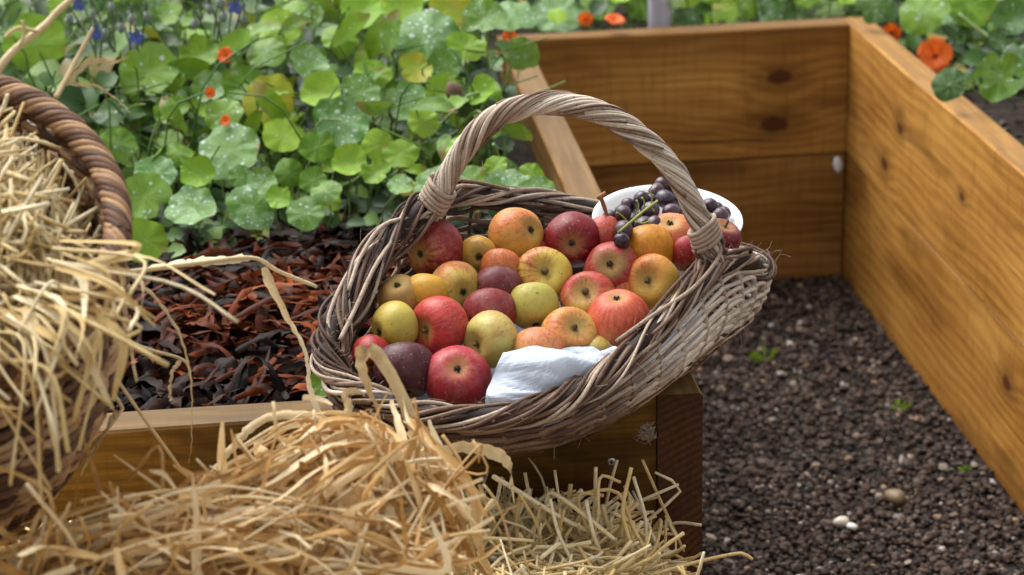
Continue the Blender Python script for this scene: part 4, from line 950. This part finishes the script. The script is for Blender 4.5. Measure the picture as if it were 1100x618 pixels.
lone("dry_leaf", "tan blade arching to the right over the straw with a drooping tip", "dry leaf", [(415, 560, -.34), (440, 515, -.32), (462, 490, -.31), (495, 480, -.30), (528, 485, -.30), (546, 500, -.30), (552, 540, -.31)], .0125, .6, .3, side=UP)
lone("dry_leaf", "thin tan blade looping left over the knot in the front plank", "dry leaf", [(400, 500, -.34), (365, 465, -.32), (330, 447, -.31), (290, 447, -.30), (262, 465, -.30), (240, 492, -.31), (222, 512, -.32)], .0095, .8, .35, side=UP)
lone("dry_leaf", "narrow curled blade standing left of the hooked one, by the purple apple", "dry leaf", [(372, 520, -.36), (380, 478, -.35), (377, 445, -.34), (372, 424, -.33), (382, 420, -.33), (392, 426, -.33)], .008, 1.4, .5)
lone("dry_leaf", "short pointed blade sticking up beside the basket front rim", "dry leaf", [(398, 520, -.36), (404, 485, -.35), (402, 455, -.34), (398, 440, -.34)], .009, .6, .5)
lone("dry_stalk", "long straw coloured stalk lying level above the mulch from the straw basket", "dry stalk", [(20, 306, -.40), (75, 299, -.36), (140, 292, -.30), (210, 283, -.24), (270, 277, -.20), (300, 292, -.18), (340, 308, -.16)], .0024, 0, kind='t', extra=[([(270, 277, -.2), (205, 281, -.24), (130, 293, -.3)], .010, .5, 'r')])
lone("dry_leaf", "pale twisted leaf hanging down from the level stalk left of the fruit basket", "dry leaf", [(284, 286, -.20), (296, 312, -.19), (314, 345, -.18), (330, 378, -.17), (334, 408, -.17), (342, 440, -.17), (362, 472, -.18)], .0125, 2.6, .5, side=RT)
lone("dry_stalk", "drooping grey tan blade bending down over the left of the mulch", "dry stalk", [(60, 262, -.38), (115, 272, -.34), (155, 305, -.32), (190, 350, -.30), (205, 400, -.29), (207, 450, -.29), (203, 498, -.29)], .0065, 1.2, .45)
lone("dry_stalk", "thin straight straw sloping down from the straw basket to the bale", "dry stalk", [(20, 235, -.42), (60, 310, -.38), (110, 385, -.34), (155, 450, -.31), (195, 505, -.30)], .0019, 0, kind='t')
lone("dry_stalk", "fine straw slanting across the plank near the basket wall", "dry stalk", [(50, 330, -.38), (90, 380, -.36), (128, 432, -.33), (127, 446, -.33), (100, 482, -.33), (86, 510, -.33)], .0017, 0, kind='t', extra=[([(125, 440, -.33), (108, 470, -.33), (92, 502, -.33)], .007, 1, 'r')])
lone("dry_stalk", "wispy stalk with a frayed end reaching across the dark mulch", "dry stalk", [(40, 330, -.38), (100, 345, -.34), (150, 372, -.30), (195, 386, -.28), (205, 400, -.28)], .0016, 0, kind='t', extra=[([(195, 386, -.28), (186, 398, -.28), (182, 425, -.28), (188, 432, -.28)], .004, 1.2, 'r')])
lone("dry_leaf", "broad folded straw leaf looping over the twisted rim", "dry leaf", [(40, 300, -.42), (75, 285, -.38), (110, 272, -.36), (128, 285, -.35), (134, 312, -.35), (118, 320, -.36)], .013, .8, .4)
lone("dry_stalk", "brown straw leaning out of the straw basket at the top left corner", "dry stalk", [(-10, 85, -.36), (14, 55, -.35), (45, 30, -.33), (62, 12, -.32), (85, -8, -.31)], .0034, 0, kind='t', extra=[([(20, 50, -.35), (26, 38, -.35), (24, 22, -.35)], .0013, 0, 't'), ([(40, 34, -.34), (20, 30, -.34), (5, 40, -.34)], .0016, 0, 't')])
lone("dry_stalk", "short thick straw rising beside the rim with two wisps", "dry stalk", [(60, 105, -.36), (78, 72, -.34), (100, 30, -.33)], .0022, 0, kind='t', extra=[([(70, 92, -.35), (95, 66, -.34), (120, 66, -.34), (140, 60, -.34)], .005, .9, 'r'), ([(72, 90, -.35), (108, 96, -.34), (140, 120, -.33)], .006, 1.1, 'r')])

# ================================================================== SEAWEED MULCH
k = NT("seaweed"); r, al, ar, kd = k.col(); p = k.geo(); n_ = k.noise(p, 70, 3)
c = k.ramp(k.math('ADD', k.math('MULTIPLY', r, .75), k.math('MULTIPLY', k.math('SUBTRACT', n_, .3), .45)), [(.12, (.004, .002, .002)), (.36, (.016, .005, .003)), (.60, (.080, .018, .006)), (.82, (.20, .045, .011)), (1, (.34, .10, .026))])
k.bump(n_, .4, .003); k.set(c, .42, .06); k.translucent(c, .12); M_weed = k.m
mb = MB()
for q in range(2100):
    X = random.uniform(-1.05, -.09); Y = random.uniform(.05, .72)
    if q > 1700: X = random.uniform(-2.6, -.1)
    dens = math.exp(-((X+.42)/.30)**2-((Y-.36)/.22)**2)
    rnd = min(1, max(0, random.gauss(.16+.52*dens, .26)))
    Z = ZT-.052+.035*dens+random.uniform(0, .028)
    az = random.gauss(.7, 1.1); d = np.array([math.cos(az), math.sin(az)*.8, random.gauss(.05, .25)]); d = nrm(d); L_ = random.uniform(.035, .13)
    o_ = nrm(np.cross(d, [0, 0, 1])); c0 = np.array([X, Y, Z])
    pts = np.array([c0-d*L_*.5+[0, 0, random.uniform(-.012, .004)], c0-d*L_*.15+o_*random.gauss(0, .006)+[0, 0, random.uniform(.0, .012)], c0+d*L_*.2+o_*random.gauss(0, .008)+[0, 0, random.uniform(-.004, .012)], c0+d*L_*.5+[0, 0, random.uniform(-.014, .006)]])
    n = 12; t = np.linspace(0, 1, n)
    ribbon(mb, catmull(pts, n), random.uniform(.006, .018)*(np.sin(PI*np.clip(t*.9+.1, 0, 1))**.6+.1)*(1+.2*np.sin(t*13+q)), side0=o_+[0, 0, random.gauss(0, .45)], twist=random.gauss(0, .7), curl=random.uniform(.2, .8), wav=.3, rand=rnd)
tag(mb.obj("seaweed_mulch", M_weed), "wet rust red and black seaweed strips mulching the soil behind the front plank", "mulch", kind='stuff')
mb = MB()
P = np.stack([rng.uniform(-2, -.1, 2200), rng.uniform(.05, 1.4, 2200), np.full(2200, ZT-.058)], -1); P[:, 2] += rng.uniform(0, .012, 2200); stones(mb, P, rng.uniform(.003, .009, 2200), (rng.random(2200) < .02)*.5)
P = np.stack([rng.uniform(BW+.06, BW+1.6, 1500), rng.uniform(.2, 2.2, 1500), np.full(1500, ZT-.058)], -1); P[:, 2] += rng.uniform(0, .012, 1500); stones(mb, P, rng.uniform(.004, .012, 1500), (rng.random(1500) < .05)*.7)
tag(mb.obj("soil_crumbs", M_stone, smooth=False), "dark soil crumbs and small stones on the bed surface", "soil", kind='stuff')
lone("dry_stalk", "dead pale twig lying in the mulch left of the fruit basket", "twig", [(232, 400, .30), (275, 382, .32), (300, 378, .32), (330, 360, .33)], .003, 0, kind='t')

# ================================================================== PLANTS
def leaf_mesh(seed, rad=.03, holes=False):
    r2 = np.random.default_rng(seed); ns, nr = 40, 6; a = np.arange(ns)*2*PI/ns
    out = 1+.05*np.cos(a*2+r2.uniform(0, 6))+.04*np.cos(a*5+r2.uniform(0, 6))+.022*np.cos(a*9)+.018*r2.normal(size=ns)
    if seed % 3 == 0: out *= 1-.28*np.exp(-((a-PI)/.25)**2)
    if seed % 4 == 1:
        b = r2.uniform(0, 6); out *= 1-.3*np.exp(-((np.mod(a-b+PI, 2*PI)-PI)/.16)**2)
    rr = np.linspace(0, 1, nr+1)[1:]
    R = rad*rr[:, None]*(1+(out[None]-1)*rr[:, None]**2)
    cup = r2.uniform(-.14, .22); fx, fy = r2.uniform(-.22, .22, 2)
    X = R*np.cos(a); Y = R*np.sin(a)
    Z = cup*R*R/rad+rad*(.05*np.sin(a*3+r2.uniform(0, 6))*rr[:, None]**2+.025*np.cos(9*a)*rr[:, None]**1.5+.04*np.sin(a*7+r2.uniform(0, 6))*rr[:, None]**3)+fx*np.abs(X)+fy*X*Y/rad
    V = np.vstack([[[0, 0, 0]], np.stack([X, Y, Z], -1).reshape(-1, 3)])
    j = np.arange(ns); T = np.stack([0*j, 1+j, 1+(j+1) % ns], -1)
    i = np.arange(nr-1)[:, None]; jj = j[None, :]; Q = np.stack([1+i*ns+jj, 1+(i+1)*ns+jj, 1+(i+1)*ns+(jj+1) % ns, 1+i*ns+(jj+1) % ns], -1).reshape(-1, 4)
    if holes: Q = Q[~np.isin(np.arange(len(Q)), [ns*2+9, ns*2+10, ns*3+9, ns*1+25, ns*3+31, ns*3+32])]
    mb = MB(); mb.add(V, Q, T); return mb.mesh("leaf")
LM = {}
MATS = {'g': leaf_mat("leaf_green", (.070, .165, .009), (.160, .285, .018), .0), 'd': leaf_mat("leaf_dewy", (.070, .175, .028), (.125, .245, .045), .5), 'm': leaf_mat("leaf_damp", (.066, .155, .010), (.145, .265, .020), .18),
        'b': leaf_mat("leaf_bright", (.19, .36, .025), (.28, .44, .04), .06), 'y': leaf_mat("leaf_yellowing", (.26, .38, .03), (.36, .42, .04), .0, .55), 'k': leaf_mat("leaf_deep", (.022, .066, .012), (.045, .11, .018), .12)}
for kk, mt in MATS.items():
    LM[kk] = []
    for s_ in range(5):
        me = leaf_mesh(s_*7+ord(kk)); me.materials.append(mt); LM[kk].append(me)
me = leaf_mesh(3, holes=True); me.materials.append(MATS['m']); HOLE = me
M_vine = simple("vine_stem", (.16, .24, .06), .55, .4, 60); M_vine.node_tree.nodes['Principled BSDF'].inputs['Roughness'].default_value = .5
k = NT("orange_petal"); p = k.obj(); n_ = k.noise(p, 120, 3); c = k.mix(n_, (.75, .10, .012), (.85, .19, .02)); k.set(c, .5, .3); k.translucent(c, .35); M_pet = k.m
M_petd = simple("petal_heart", (.30, .03, .01), .6); M_blue = simple("borage_blue", (.13, .17, .62), .5, .3, 90); M_bud = simple("borage_bud", (.22, .26, .22), .8, .4, 300, .2); M_sepal = simple("borage_sepal", (.11, .14, .10), .8)
soilz = ZT-.06
def canopy(py): return soilz+.055+(262-py)/262*.20
class Plant:
    def __init__(s, name, label, cat, base, group):
        s.base = np.array([base[0], base[1], soilz]); s.root = tag(empty(name, s.base), label, cat, group); s.st = MB(); s.n = 0
    def leaf(s, P, size, kd, nrmv, me=None, stem=True):
        me = me or random.choice(LM[kd]); o = link("leaf", me, s.root); P = np.asarray(P, float); o.location = P-s.base
        R3 = rot_to(nrmv, random.random()*6.28); o.rotation_euler = R3.to_euler(); e = size/.06; o.scale = (e, e, e); s.n += 1
        if stem:
            f = s.base+np.array([random.gauss(0, .05), random.gauss(.02, .05), 0]); nn = nrm(nrmv)
            f = f+(P-f)*[.55, .55, 0]
            f[2] = soilz-.01; mid = (f+P)/2+np.array([random.gauss(0, .012), random.gauss(0, .012), .012]); 
            tube(s.st, catmull(np.array([f, mid, P-nn*.012, P-nn*.0008]), 12), .0014*e**.5, 5, random.random(), cap=False)
        return o
    def done(s, mat=None):
        if s.st.n: s.st.obj("vine_stem", mat or M_vine, s.root, origin=s.base)
def flower(pl, P, nv, sz_=.028):
    R3 = np.array(rot_to(nv)); c0 = np.asarray(P, float)-pl.base
    m = MB()
    for q in range(5):
        a = q*2*PI/5+.2; d = np.array([math.cos(a), math.sin(a), 0]); pts = np.array([d*.001, d*sz_*.35+[0, 0, sz_*.22], d*sz_*.75+[0, 0, sz_*.42], d*sz_*1.05+[0, 0, sz_*.36]])
        ribbon(m, catmull(pts@R3.T+c0, 10), sz_*np.array([.15, .3, .5, .72, .9, 1.02, 1.08, 1.0, .8, .45]), side0=R3@np.array([-d[1], d[0], 0]), fold=.1, wav=.16, ncs=5)
    f = m.obj("flower", M_pet, pl.root); m = MB(); V, ff = ico(); m.add(V*sz_*.16*np.array([1, 1, 1])+c0+R3@np.array([0, 0, sz_*.12]), None, ff)
    for q in range(2): pass
    tube(m, catmull(np.array([c0, c0-R3@np.array([0, .0, sz_*.5]), c0-R3@np.array([.004, -.01, sz_*1.0])]), 8), np.linspace(sz_*.14, sz_*.03, 8), 6)
    h = m.obj("flower_heart", M_petd, pl.root); h.parent = f
# measured leaves: x, y, width px, kind, tilt towards the viewer (0 flat .. 1 facing)
HERO = [(156, 258, 55, 'g', .75), (155, 211, 58, 'm', .65), (126, 155, 42, 'm', .75), (166, 187, 50, 'd', .3), (246, 161, 72, 'd', .45), (270, 222, 56, 'd', .6), (205, 224, 60, 'd', .3), (310, 185, 34, 'g', .7), (336, 193, 32, 'g', .7), (281, 196, 36, 'd', .45), (328, 229, 44, 'm', .5), (289, 108, 58, 'y', .75), (366, 131, 62, 'd', .6), (406, 156, 36, 'b', .85), (457, 42, 78, 'd', .6), (436, 110, 48, 'd', .7), (560, 57, 40, 'm', .75), (519, 99, 36, 'b', .55), (478, 70, 40, 'm', .6), (548, 203, 54, 'd', .4), (466, 199, 46, 'd', .4), (505, 196, 44, 'm', .5), (38, 46, 70, 'g', .7), (160, 77, 66, 'm', .6), (212, 187, 38, 'b', .6), (485, 8, 50, 'y', .7), (345, 100, 46, 'b', .6), (600, 14, 62, 'd', .35), (548, 16, 58, 'd', .4), (760, 8, 64, 'b', .6), (840, 12, 54, 'd', .65), (896, 2, 44, 'm', .6), (991, 12, 56, 'm', .6), (1040, 6, 60, 'g', .55), (1074, 82, 56, 'g', .8),
 (305, 145, 46, 'b', .6), (340, 158, 40, 'g', .6), (240, 122, 44, 'm', .6), (262, 92, 48, 'g', .5), (225, 95, 40, 'd', .5), (400, 80, 44, 'g', .5), (385, 100, 50, 'm', .55), (330, 70, 46, 'd', .5), (405, 185, 34, 'g', .6), (375, 175, 40, 'b', .6), (430, 165, 40, 'g', .55), (455, 130, 36, 'b', .7), (495, 160, 34, 'b', .6), (500, 50, 44, 'g', .5), (520, 20, 50, 'm', .4), (430, 10, 46, 'b', .6), (390, 12, 50, 'b', .5), (365, 40, 44, 'g', .5), (300, 30, 48, 'b', .5), (285, 55, 46, 'm', .4), (215, 60, 46, 'g', .5), (185, 120, 40, 'g', .5), (240, 250, 0, 'g', .5), (120, 120, 40, 'k', .5), (100, 60, 46, 'k', .5), (445, 75, 40, 'y', .5), (475, 100, 40, 'b', .6), (350, 205, 36, 'm', .5), (300, 212, 30, 'b', .6), (260, 190, 30, 'm', .6), (190, 165, 36, 'g', .5), (430, 200, 30, 'd', .4), (580, 208, 40, 'd', .45), (570, 186, 28, 'g', .5), (533, 178, 26, 'g', .6), (720, 16, 30, 'k', .5), (690, 6, 40, 'g', .5), (640, 4, 44, 'm', .5), (800, 4, 40, 'g', .5), (940, 4, 46, 'k', .6), (1090, 20, 50, 'k', .6), (1095, 60, 40, 'k', .5), (1020, 90, 40, 'k', .6), (1080, 5, 50, 'm', .5)]
PLB = [(100, 250), (230, 235), (330, 210), (170, 140), (285, 120), (400, 130), (490, 120), (560, 180), (60, 60), (400, 40), (520, 30), (240, 60)]
ADJ = ["with the largest round leaf at its foot, beside the twisted basket rim", "with silvery dew covered leaves just above the red mulch", "with small bright leaves trailing towards the fruit basket", "with dark leaves behind the twisted rim of the straw basket", "with a big yellowing leaf standing up in its middle", "with pale dewy leaves in the centre of the left bed", "with a large dew spotted leaf and yellow tops, left of the handle", "creeping out between the basket handle and the side plank", "with broad plain leaves in the top left corner", "with light green leaves at the top of the picture behind the others", "with dew greyed leaves hanging over the corner of the back plank", "with mixed leaves below the blue borage"]
plants = []
for (bx, by), ad in zip(PLB, ADJ):
    P = atZ(bx, by, canopy(by)); plants.append(((bx, by), Plant("nasturtium_plant", "nasturtium "+ad, "plant", (P[0], P[1]+.03), "nasturtiums in the left bed")))
Pb = Plant("nasturtium_plant", "nasturtium behind the back planks around the pale post", "plant", (.35, BL+.22), "nasturtiums behind the bay"); Pr = Plant("nasturtium_plant", "nasturtium with an orange flower and a holed leaf beyond the right hand plank", "plant", (BW+.38, BL-.05), "nasturtiums behind the bay")
def place_leaf(px, py, wpx, kd, tilt, jit=0, pl=None):
    if px < 622 and not (py < 24 and px > 575):
        P = atZ(px, py, canopy(py)); 
        if P[0] > -.075 and P[1] < BL+.06: P = atY(px, py, min(P[1], .9)); 
        if px > 535 and py < 70: P = atY(px, py, 1.20)
        if P[0] > -.08 and P[1] < BL: P = P*1.0
        best = min(plants, key=lambda t: (t[0][0]-px)**2+(t[0][1]-py)**2)[1]
    elif px < 930: P = atY(px, py, BL+.12+.10*random.random()); best = Pb
    else:
        P = atZ(px, py, ZT+.05); best = Pr
    best = pl or best
    size = wpx*depth(P)/FPX*.97
    nv = nrm(np.array([0, 0, 1.0])*(1-tilt)+nrm(CAM-P)*tilt*1.25+np.array([random.gauss(0, .16), random.gauss(0, .1), 0])+np.array([-.05, 0, .1]))
    me = HOLE if (px, py) == (1074, 82) else None
    best.leaf(P, size, kd, nv, me); return best, P
for h in HERO:
    if h[2]: place_leaf(*h)
# filler leaves
cnt = 0
while cnt < 330:
    px = random.uniform(-40, 600); py = random.uniform(-30, 215)
    lowlim = 225 if px < 360 else (205 if px < 440 else 175)
    if py > lowlim or (px > 540 and py > 50): continue
    P = atZ(px, py, canopy(py)-random.uniform(.015, .11))
    if P[0] > -.10: continue
    kd = random.choices('gdmbyk', [5, 4, 4, 3.5, .8, 8])[0]
    best = min(plants, key=lambda t: (t[0][0]-px)**2+(t[0][1]-py)**2)[1]
    if best.n > 95: cnt += 1; continue
    tilt = random.uniform(.2, .85); nv = nrm(np.array([0, 0, 1.0])*(1-tilt)+nrm(CAM-P)*tilt+rng.normal(size=3)*[.3, .25, .1])
    best.leaf(P, random.uniform(.022, .052), kd, nv, stem=random.random() < .7); cnt += 1
def lance_mesh(sd_):
    r2 = np.random.default_rng(sd_); m = MB(); t = np.linspace(0, 1, 12); b = r2.uniform(-.02, .025)
    P = np.stack([(t-.15)*.075, .006*np.sin(t*3), b*np.sin(t*2.6)], -1); ribbon(m, P, .030*np.sin(np.clip(t*PI, .12, 3.05))**.75, side0=np.array([0, 1.0, 0]), fold=.22, wav=.12, rand=.5)
    me_ = m.mesh("leaf"); return me_
LANCE = []
for q in range(8):
    me_ = lance_mesh(q); me_.materials.append(MATS['gmkbgmkb'[q]]); LANCE.append(me_)
cnt = 0
while cnt < 170:
    px = random.uniform(-30, 600); py = random.uniform(-30, 190); cnt += 1
    if px > 545 and py > 50: continue
    P = atZ(px, py, canopy(py)-random.uniform(-.01, .07))
    if P[0] > -.10: continue
    best = min(plants, key=lambda t: (t[0][0]-px)**2+(t[0][1]-py)**2)[1]
    if best.n > 97: continue
    tilt = random.uniform(.2, .9); best.leaf(P, random.uniform(.035, .07), 'g', nrm(np.array([0, 0, 1.0])*(1-tilt)+nrm(CAM-P)*tilt+rng.normal(size=3)*.3), random.choice(LANCE), stem=random.random() < .8)
for q in range(90):
    X = random.uniform(-.1, BW+.15); Y = BL+TK+.03+random.random()*.6; P = np.array([X, Y, ZT-.03+random.random()*.13*(1 if Y > BL+.15 else .6)])
    if Pb.n < 98: Pb.leaf(P, random.uniform(.035, .06), random.choices('gdmbk', [4, 2, 3, 3, 4])[0], nrm([random.gauss(0, .3), -random.uniform(.2, 1), 1]))
for q in range(75):
    X = BW+TK+.07+random.random()*.40; Y = 1.35+random.random()*.8; P = np.array([X, Y, ZT-.055+random.random()*.13*min(1, (X-BW-TK)/.2)])
    if np.linalg.norm(P-atY(1004, 60, BL-.2)) > .10 and np.linalg.norm(np.cross(P-CAM, nrm(ray(1004, 60)))) > .05:
        if Pr.n < 98: Pr.leaf(P, random.uniform(.035, .06), random.choices('gdmbk', [4, 1, 3, 1, 6])[0], nrm([random.gauss(0, .3), -random.uniform(.2, 1), 1]))
# flowers
def fl(px, py, pl, Y=None, sz_=.024, nv=None):
    P = atY(px, py, Y) if Y else atZ(px, py, canopy(py)+.01); flower(pl, P, nv if nv is not None else nrm(nrm(CAM-P)+rng.normal(size=3)*.5+[0, 0, .3]), sz_)
fl(660, 24, Pb, BL+.02, .018, np.array([.1, -.3, 1.0])); fl(628, 20, Pb, BL+.10, .014); fl(1004, 60, Pr, BL-.22, .030, nrm([-.3, -1, .45])); fl(958, 34, Pr, BL+.02, .018)
pd = dict(zip(range(12), [p_[1] for p_ in plants]))
T_1 = np.array([-.35, -.75, .5]); T_2 = np.array([.3, -.8, .4]); fl(243, 60, pd[11], None, .012, T_1); fl(225, 100, pd[3], None, .008, T_2); fl(243, 130, pd[4], None, .008, T_1); fl(548, 40, pd[10], 1.3, .012, T_1); pass
for _, p_ in plants: p_.done()
# trailing pale stems
def trail(pl, pts, r=.0022):
    m = MB(); tube(m, catmull(np.array([atZ(x, y, canopy(y)-dz) for x, y, dz in pts]), 20), r, 6); m.obj("trailing_stem", M_vine, pl.root, origin=pl.base)
trail(pd[2], [(395, 178, .02), (380, 195, .03), (345, 207, .05), (330, 212, .06)], .003); trail(pd[7], [(470, 140, .02), (482, 125, .0), (500, 105, -.0), (515, 100, 0)], .0025); trail(pd[5], [(420, 190, .03), (440, 175, .02), (452, 186, .03), (470, 200, .04)]); trail(pd[7], [(530, 155, 0), (537, 175, .02), (540, 195, .04)], .0025); trail(pd[6], [(484, 150, .03), (500, 130, .01), (512, 120, .0), (520, 125, 0)])
for pl in (Pb, Pr): pl.done()
m = MB(); tube(m, catmull(np.array([atY(1030, 15, BL-.15), atY(1060, 38, BL-.2), atY(1110, 66, BL-.3)]), 14), .0035, 6); m.obj("trailing_stem", M_vine, Pr.root, origin=Pr.base)
# a withered brown seed head among the leaves
P = atZ(487, 99, canopy(99)+.005); V, f = ico2(); m = MB(); m.add(V*[.0125, .0125, .016]*(1+.1*np.sin(V[:, :1]*9)), None, f); tube(m, catmull(np.array([(0, 0, -.014), (.004, 0, -.05), (.0, .01, -.12)]), 8), .0012, 5)
o = m.obj("seed_head", simple("withered_brown", (.13, .07, .05), .8, .4, 90, .4)); o.location = P; tag(o, "round withered brown seed head among the leaves left of the handle", "seed head")
# seedling between the plank and the fruit basket
sd = Plant("nasturtium_plant", "little nasturtium with one dewy leaf squeezed between the front plank and the fruit basket", "plant", (-.41, .10), None)
sd.leaf(atY(346, 413, .03), .032, 'm', nrm([0, -.8, .7])); sd.done()
# borage
def borage(base, lab, pts):
    pl = Plant("borage_plant", lab, "plant", base, "borage at the back left")
    for q in range(14):
        a = random.random()*6.28; L_ = random.uniform(.07, .13); d = np.array([math.cos(a), math.sin(a), 0]); c0 = np.array([0, 0, .04+random.random()*.16]); m = MB()
        ribbon(m, catmull(np.array([c0, c0+d*L_*.5+[0, 0, .03], c0+d*L_+[0, 0, -.01]]), 12), .045*np.sin(np.linspace(.25, 3.0, 12))**.8, side0=np.array([-d[1], d[0], 0]), fold=.2, wav=.12); o = m.obj("leaf", MATS['k'] if q % 2 else MATS['g'], pl.root)
    for (px, py, kd) in pts:
        P = atZ(px, py, canopy(py)+.03); f = pl.base+np.array([random.gauss(0, .03), random.gauss(0, .03), .02])
        tube(pl.st, catmull(np.array([f, (f+P)/2+[0, 0, .04], P+[0, 0, .02], P]), 12), .0016, 5, cap=False)
        m = MB(); c0 = P-pl.base
        if kd == 'f':
            R3 = np.array(rot_to(nrm(nrm(CAM-P)+[0, 0, -.4])))
            for q in range(5):
                a = q*2*PI/5; d = np.array([math.cos(a), math.sin(a), 0]); ribbon(m, catmull(np.array([d*.001, d*.007, d*.014+[0, 0, -.001]])@R3.T+c0, 7), .009*np.array([.3, .7, 1, 1, .8, .5, .1]), side0=R3@np.array([-d[1], d[0], 0]), fold=.1)
            m.obj("flower", M_blue, pl.root)
        else:
            V, f_ = ico2(); m.add(V*[.0055, .0055, .009]+c0, None, f_)
            for q in range(14):
                v = nrm(rng.normal(size=3)); tube(m, np.array([c0+v*[.005, .005, .008], c0+v*.012]), .0003, 3, cap=False)
            m.obj("bud", M_bud, pl.root)
    pl.done(M_sepal)
P = atZ(120, 60, canopy(60)); borage((P[0], P[1]+.05), "grey hairy borage with blue star flowers above the straw basket rim", [(85, 4, 'f'), (146, 40, 'f'), (103, 35, 'f'), (120, 8, 'b'), (142, 20, 'b'), (113, 36, 'b'), (158, 18, 'b'), (100, 15, 'b'), (130, 30, 'b'), (75, 20, 'b')])
P = atZ(235, 20, canopy(20)); borage((P[0], P[1]+.05), "grey hairy borage with drooping buds at the top of the picture", [(253, 8, 'f'), (225, 10, 'b'), (240, 18, 'b'), (262, 20, 'b'), (210, 25, 'b'), (236, 4, 'b')])
# weeds in the gravel
for (px, py, s_, lab) in [(824, 388, 1.0, "tiny bright green weed clump in the gravel by the basket side"), (967, 439, .7, "single tiny weed in the middle of the gravel"), (1038, 506, .5, "smallest speck of weed near the foot of the right plank")]:
    P = atZ(px, py, .008); r_ = tag(empty("weed", P), lab, "weed", "weeds in the gravel")
    for q in range(int(13*s_)+3):
        a = random.random()*6.28; d = np.array([math.cos(a), math.sin(a), 0]); L_ = random.uniform(.010, .020)*s_; c0 = d*random.uniform(0, .018)*s_; m = MB()
        ribbon(m, catmull(np.array([c0, c0+d*L_*.5+[0, 0, L_*.7], c0+d*L_+[0, 0, L_*.75]]), 7), .008*s_*np.array([.2, .5, .9, 1, .9, .6, .1]), fold=.2, ncs=3); m.obj("leaf", MATS['b'], r_)
# low ground cover: one mass of small leaves under and beyond the plants
mb = MB()
def cover(n, x0, x1, y0, y1, zl, zh, smin=.012, smax=.028):
    a = np.arange(7)*2*PI/7
    for q in range(n):
        X = random.uniform(x0, x1); Y = random.uniform(y0, y1); s_ = random.uniform(smin, smax)
        nv = nrm([random.gauss(0, .4), random.gauss(-.45, .4), 1]); R3 = np.array(rot_to(nv, random.random()*6))
        V = np.stack([np.cos(a)*s_*random.uniform(.7, 1), np.sin(a)*s_, .25*s_*np.cos(2*a)], -1)@R3.T+np.array([X, Y, random.uniform(zl, zh)]); V = np.vstack([V, V.mean(0)-nv*s_*.12])
        mb.add(V, None, [(7, j, (j+1) % 7) for j in range(7)], (random.random(), .5, .5, random.random()))
k = NT("ground_cover_leaf"); r, g, b_, a_ = k.col(); c = k.ramp(r, [(0, (.012, .035, .008)), (.4, (.03, .085, .015)), (.7, (.075, .17, .025)), (.93, (.17, .28, .05)), (1, (.35, .26, .04))]); k.set(c, .5, .4); k.translucent(c, .25); M_cov = k.m
cover(2600, -1.3, -.10, .95, 2.4, soilz+.0, soilz+.20); cover(420, -1.0, -.12, .62, .95, soilz, soilz+.05, .008, .02); cover(1700, -.3, BW+1.2, BL+.09, 3.2, soilz, soilz+.14); cover(700, BW+.20, BW+1.3, .9, 1.7, soilz, soilz+.07, .008, .02); cover(420, BW+.10, BW+.75, 1.25, 1.75, soilz, soilz+.06, .008, .022); cover(1500, -3.0, 2.5, 2.4, 4.5, soilz, soilz+.30, .02, .05)
for q in range(700):
    X = random.uniform(-1.2, -.12); Y = random.uniform(.8, 2.0)
    if q > 480: X = random.uniform(-.05, BW+.9); Y = random.uniform(BL+.1, 2.3)
    c0 = np.array([X, Y, soilz]); c1 = c0+[random.gauss(0, .03), random.gauss(0, .03), random.uniform(.08, .2)]; c2 = c1+[random.gauss(0, .06), random.gauss(-.02, .04), random.uniform(.0, .08)]
    tube(mb, catmull(np.array([c0, c1, c2]), 7), .0014, 4, random.random()*.4+.55, cap=False)
tag(mb.obj("ground_cover", M_cov), "tangle of small green leaves and stems covering the bed under the nasturtiums", "ground cover", kind='stuff')
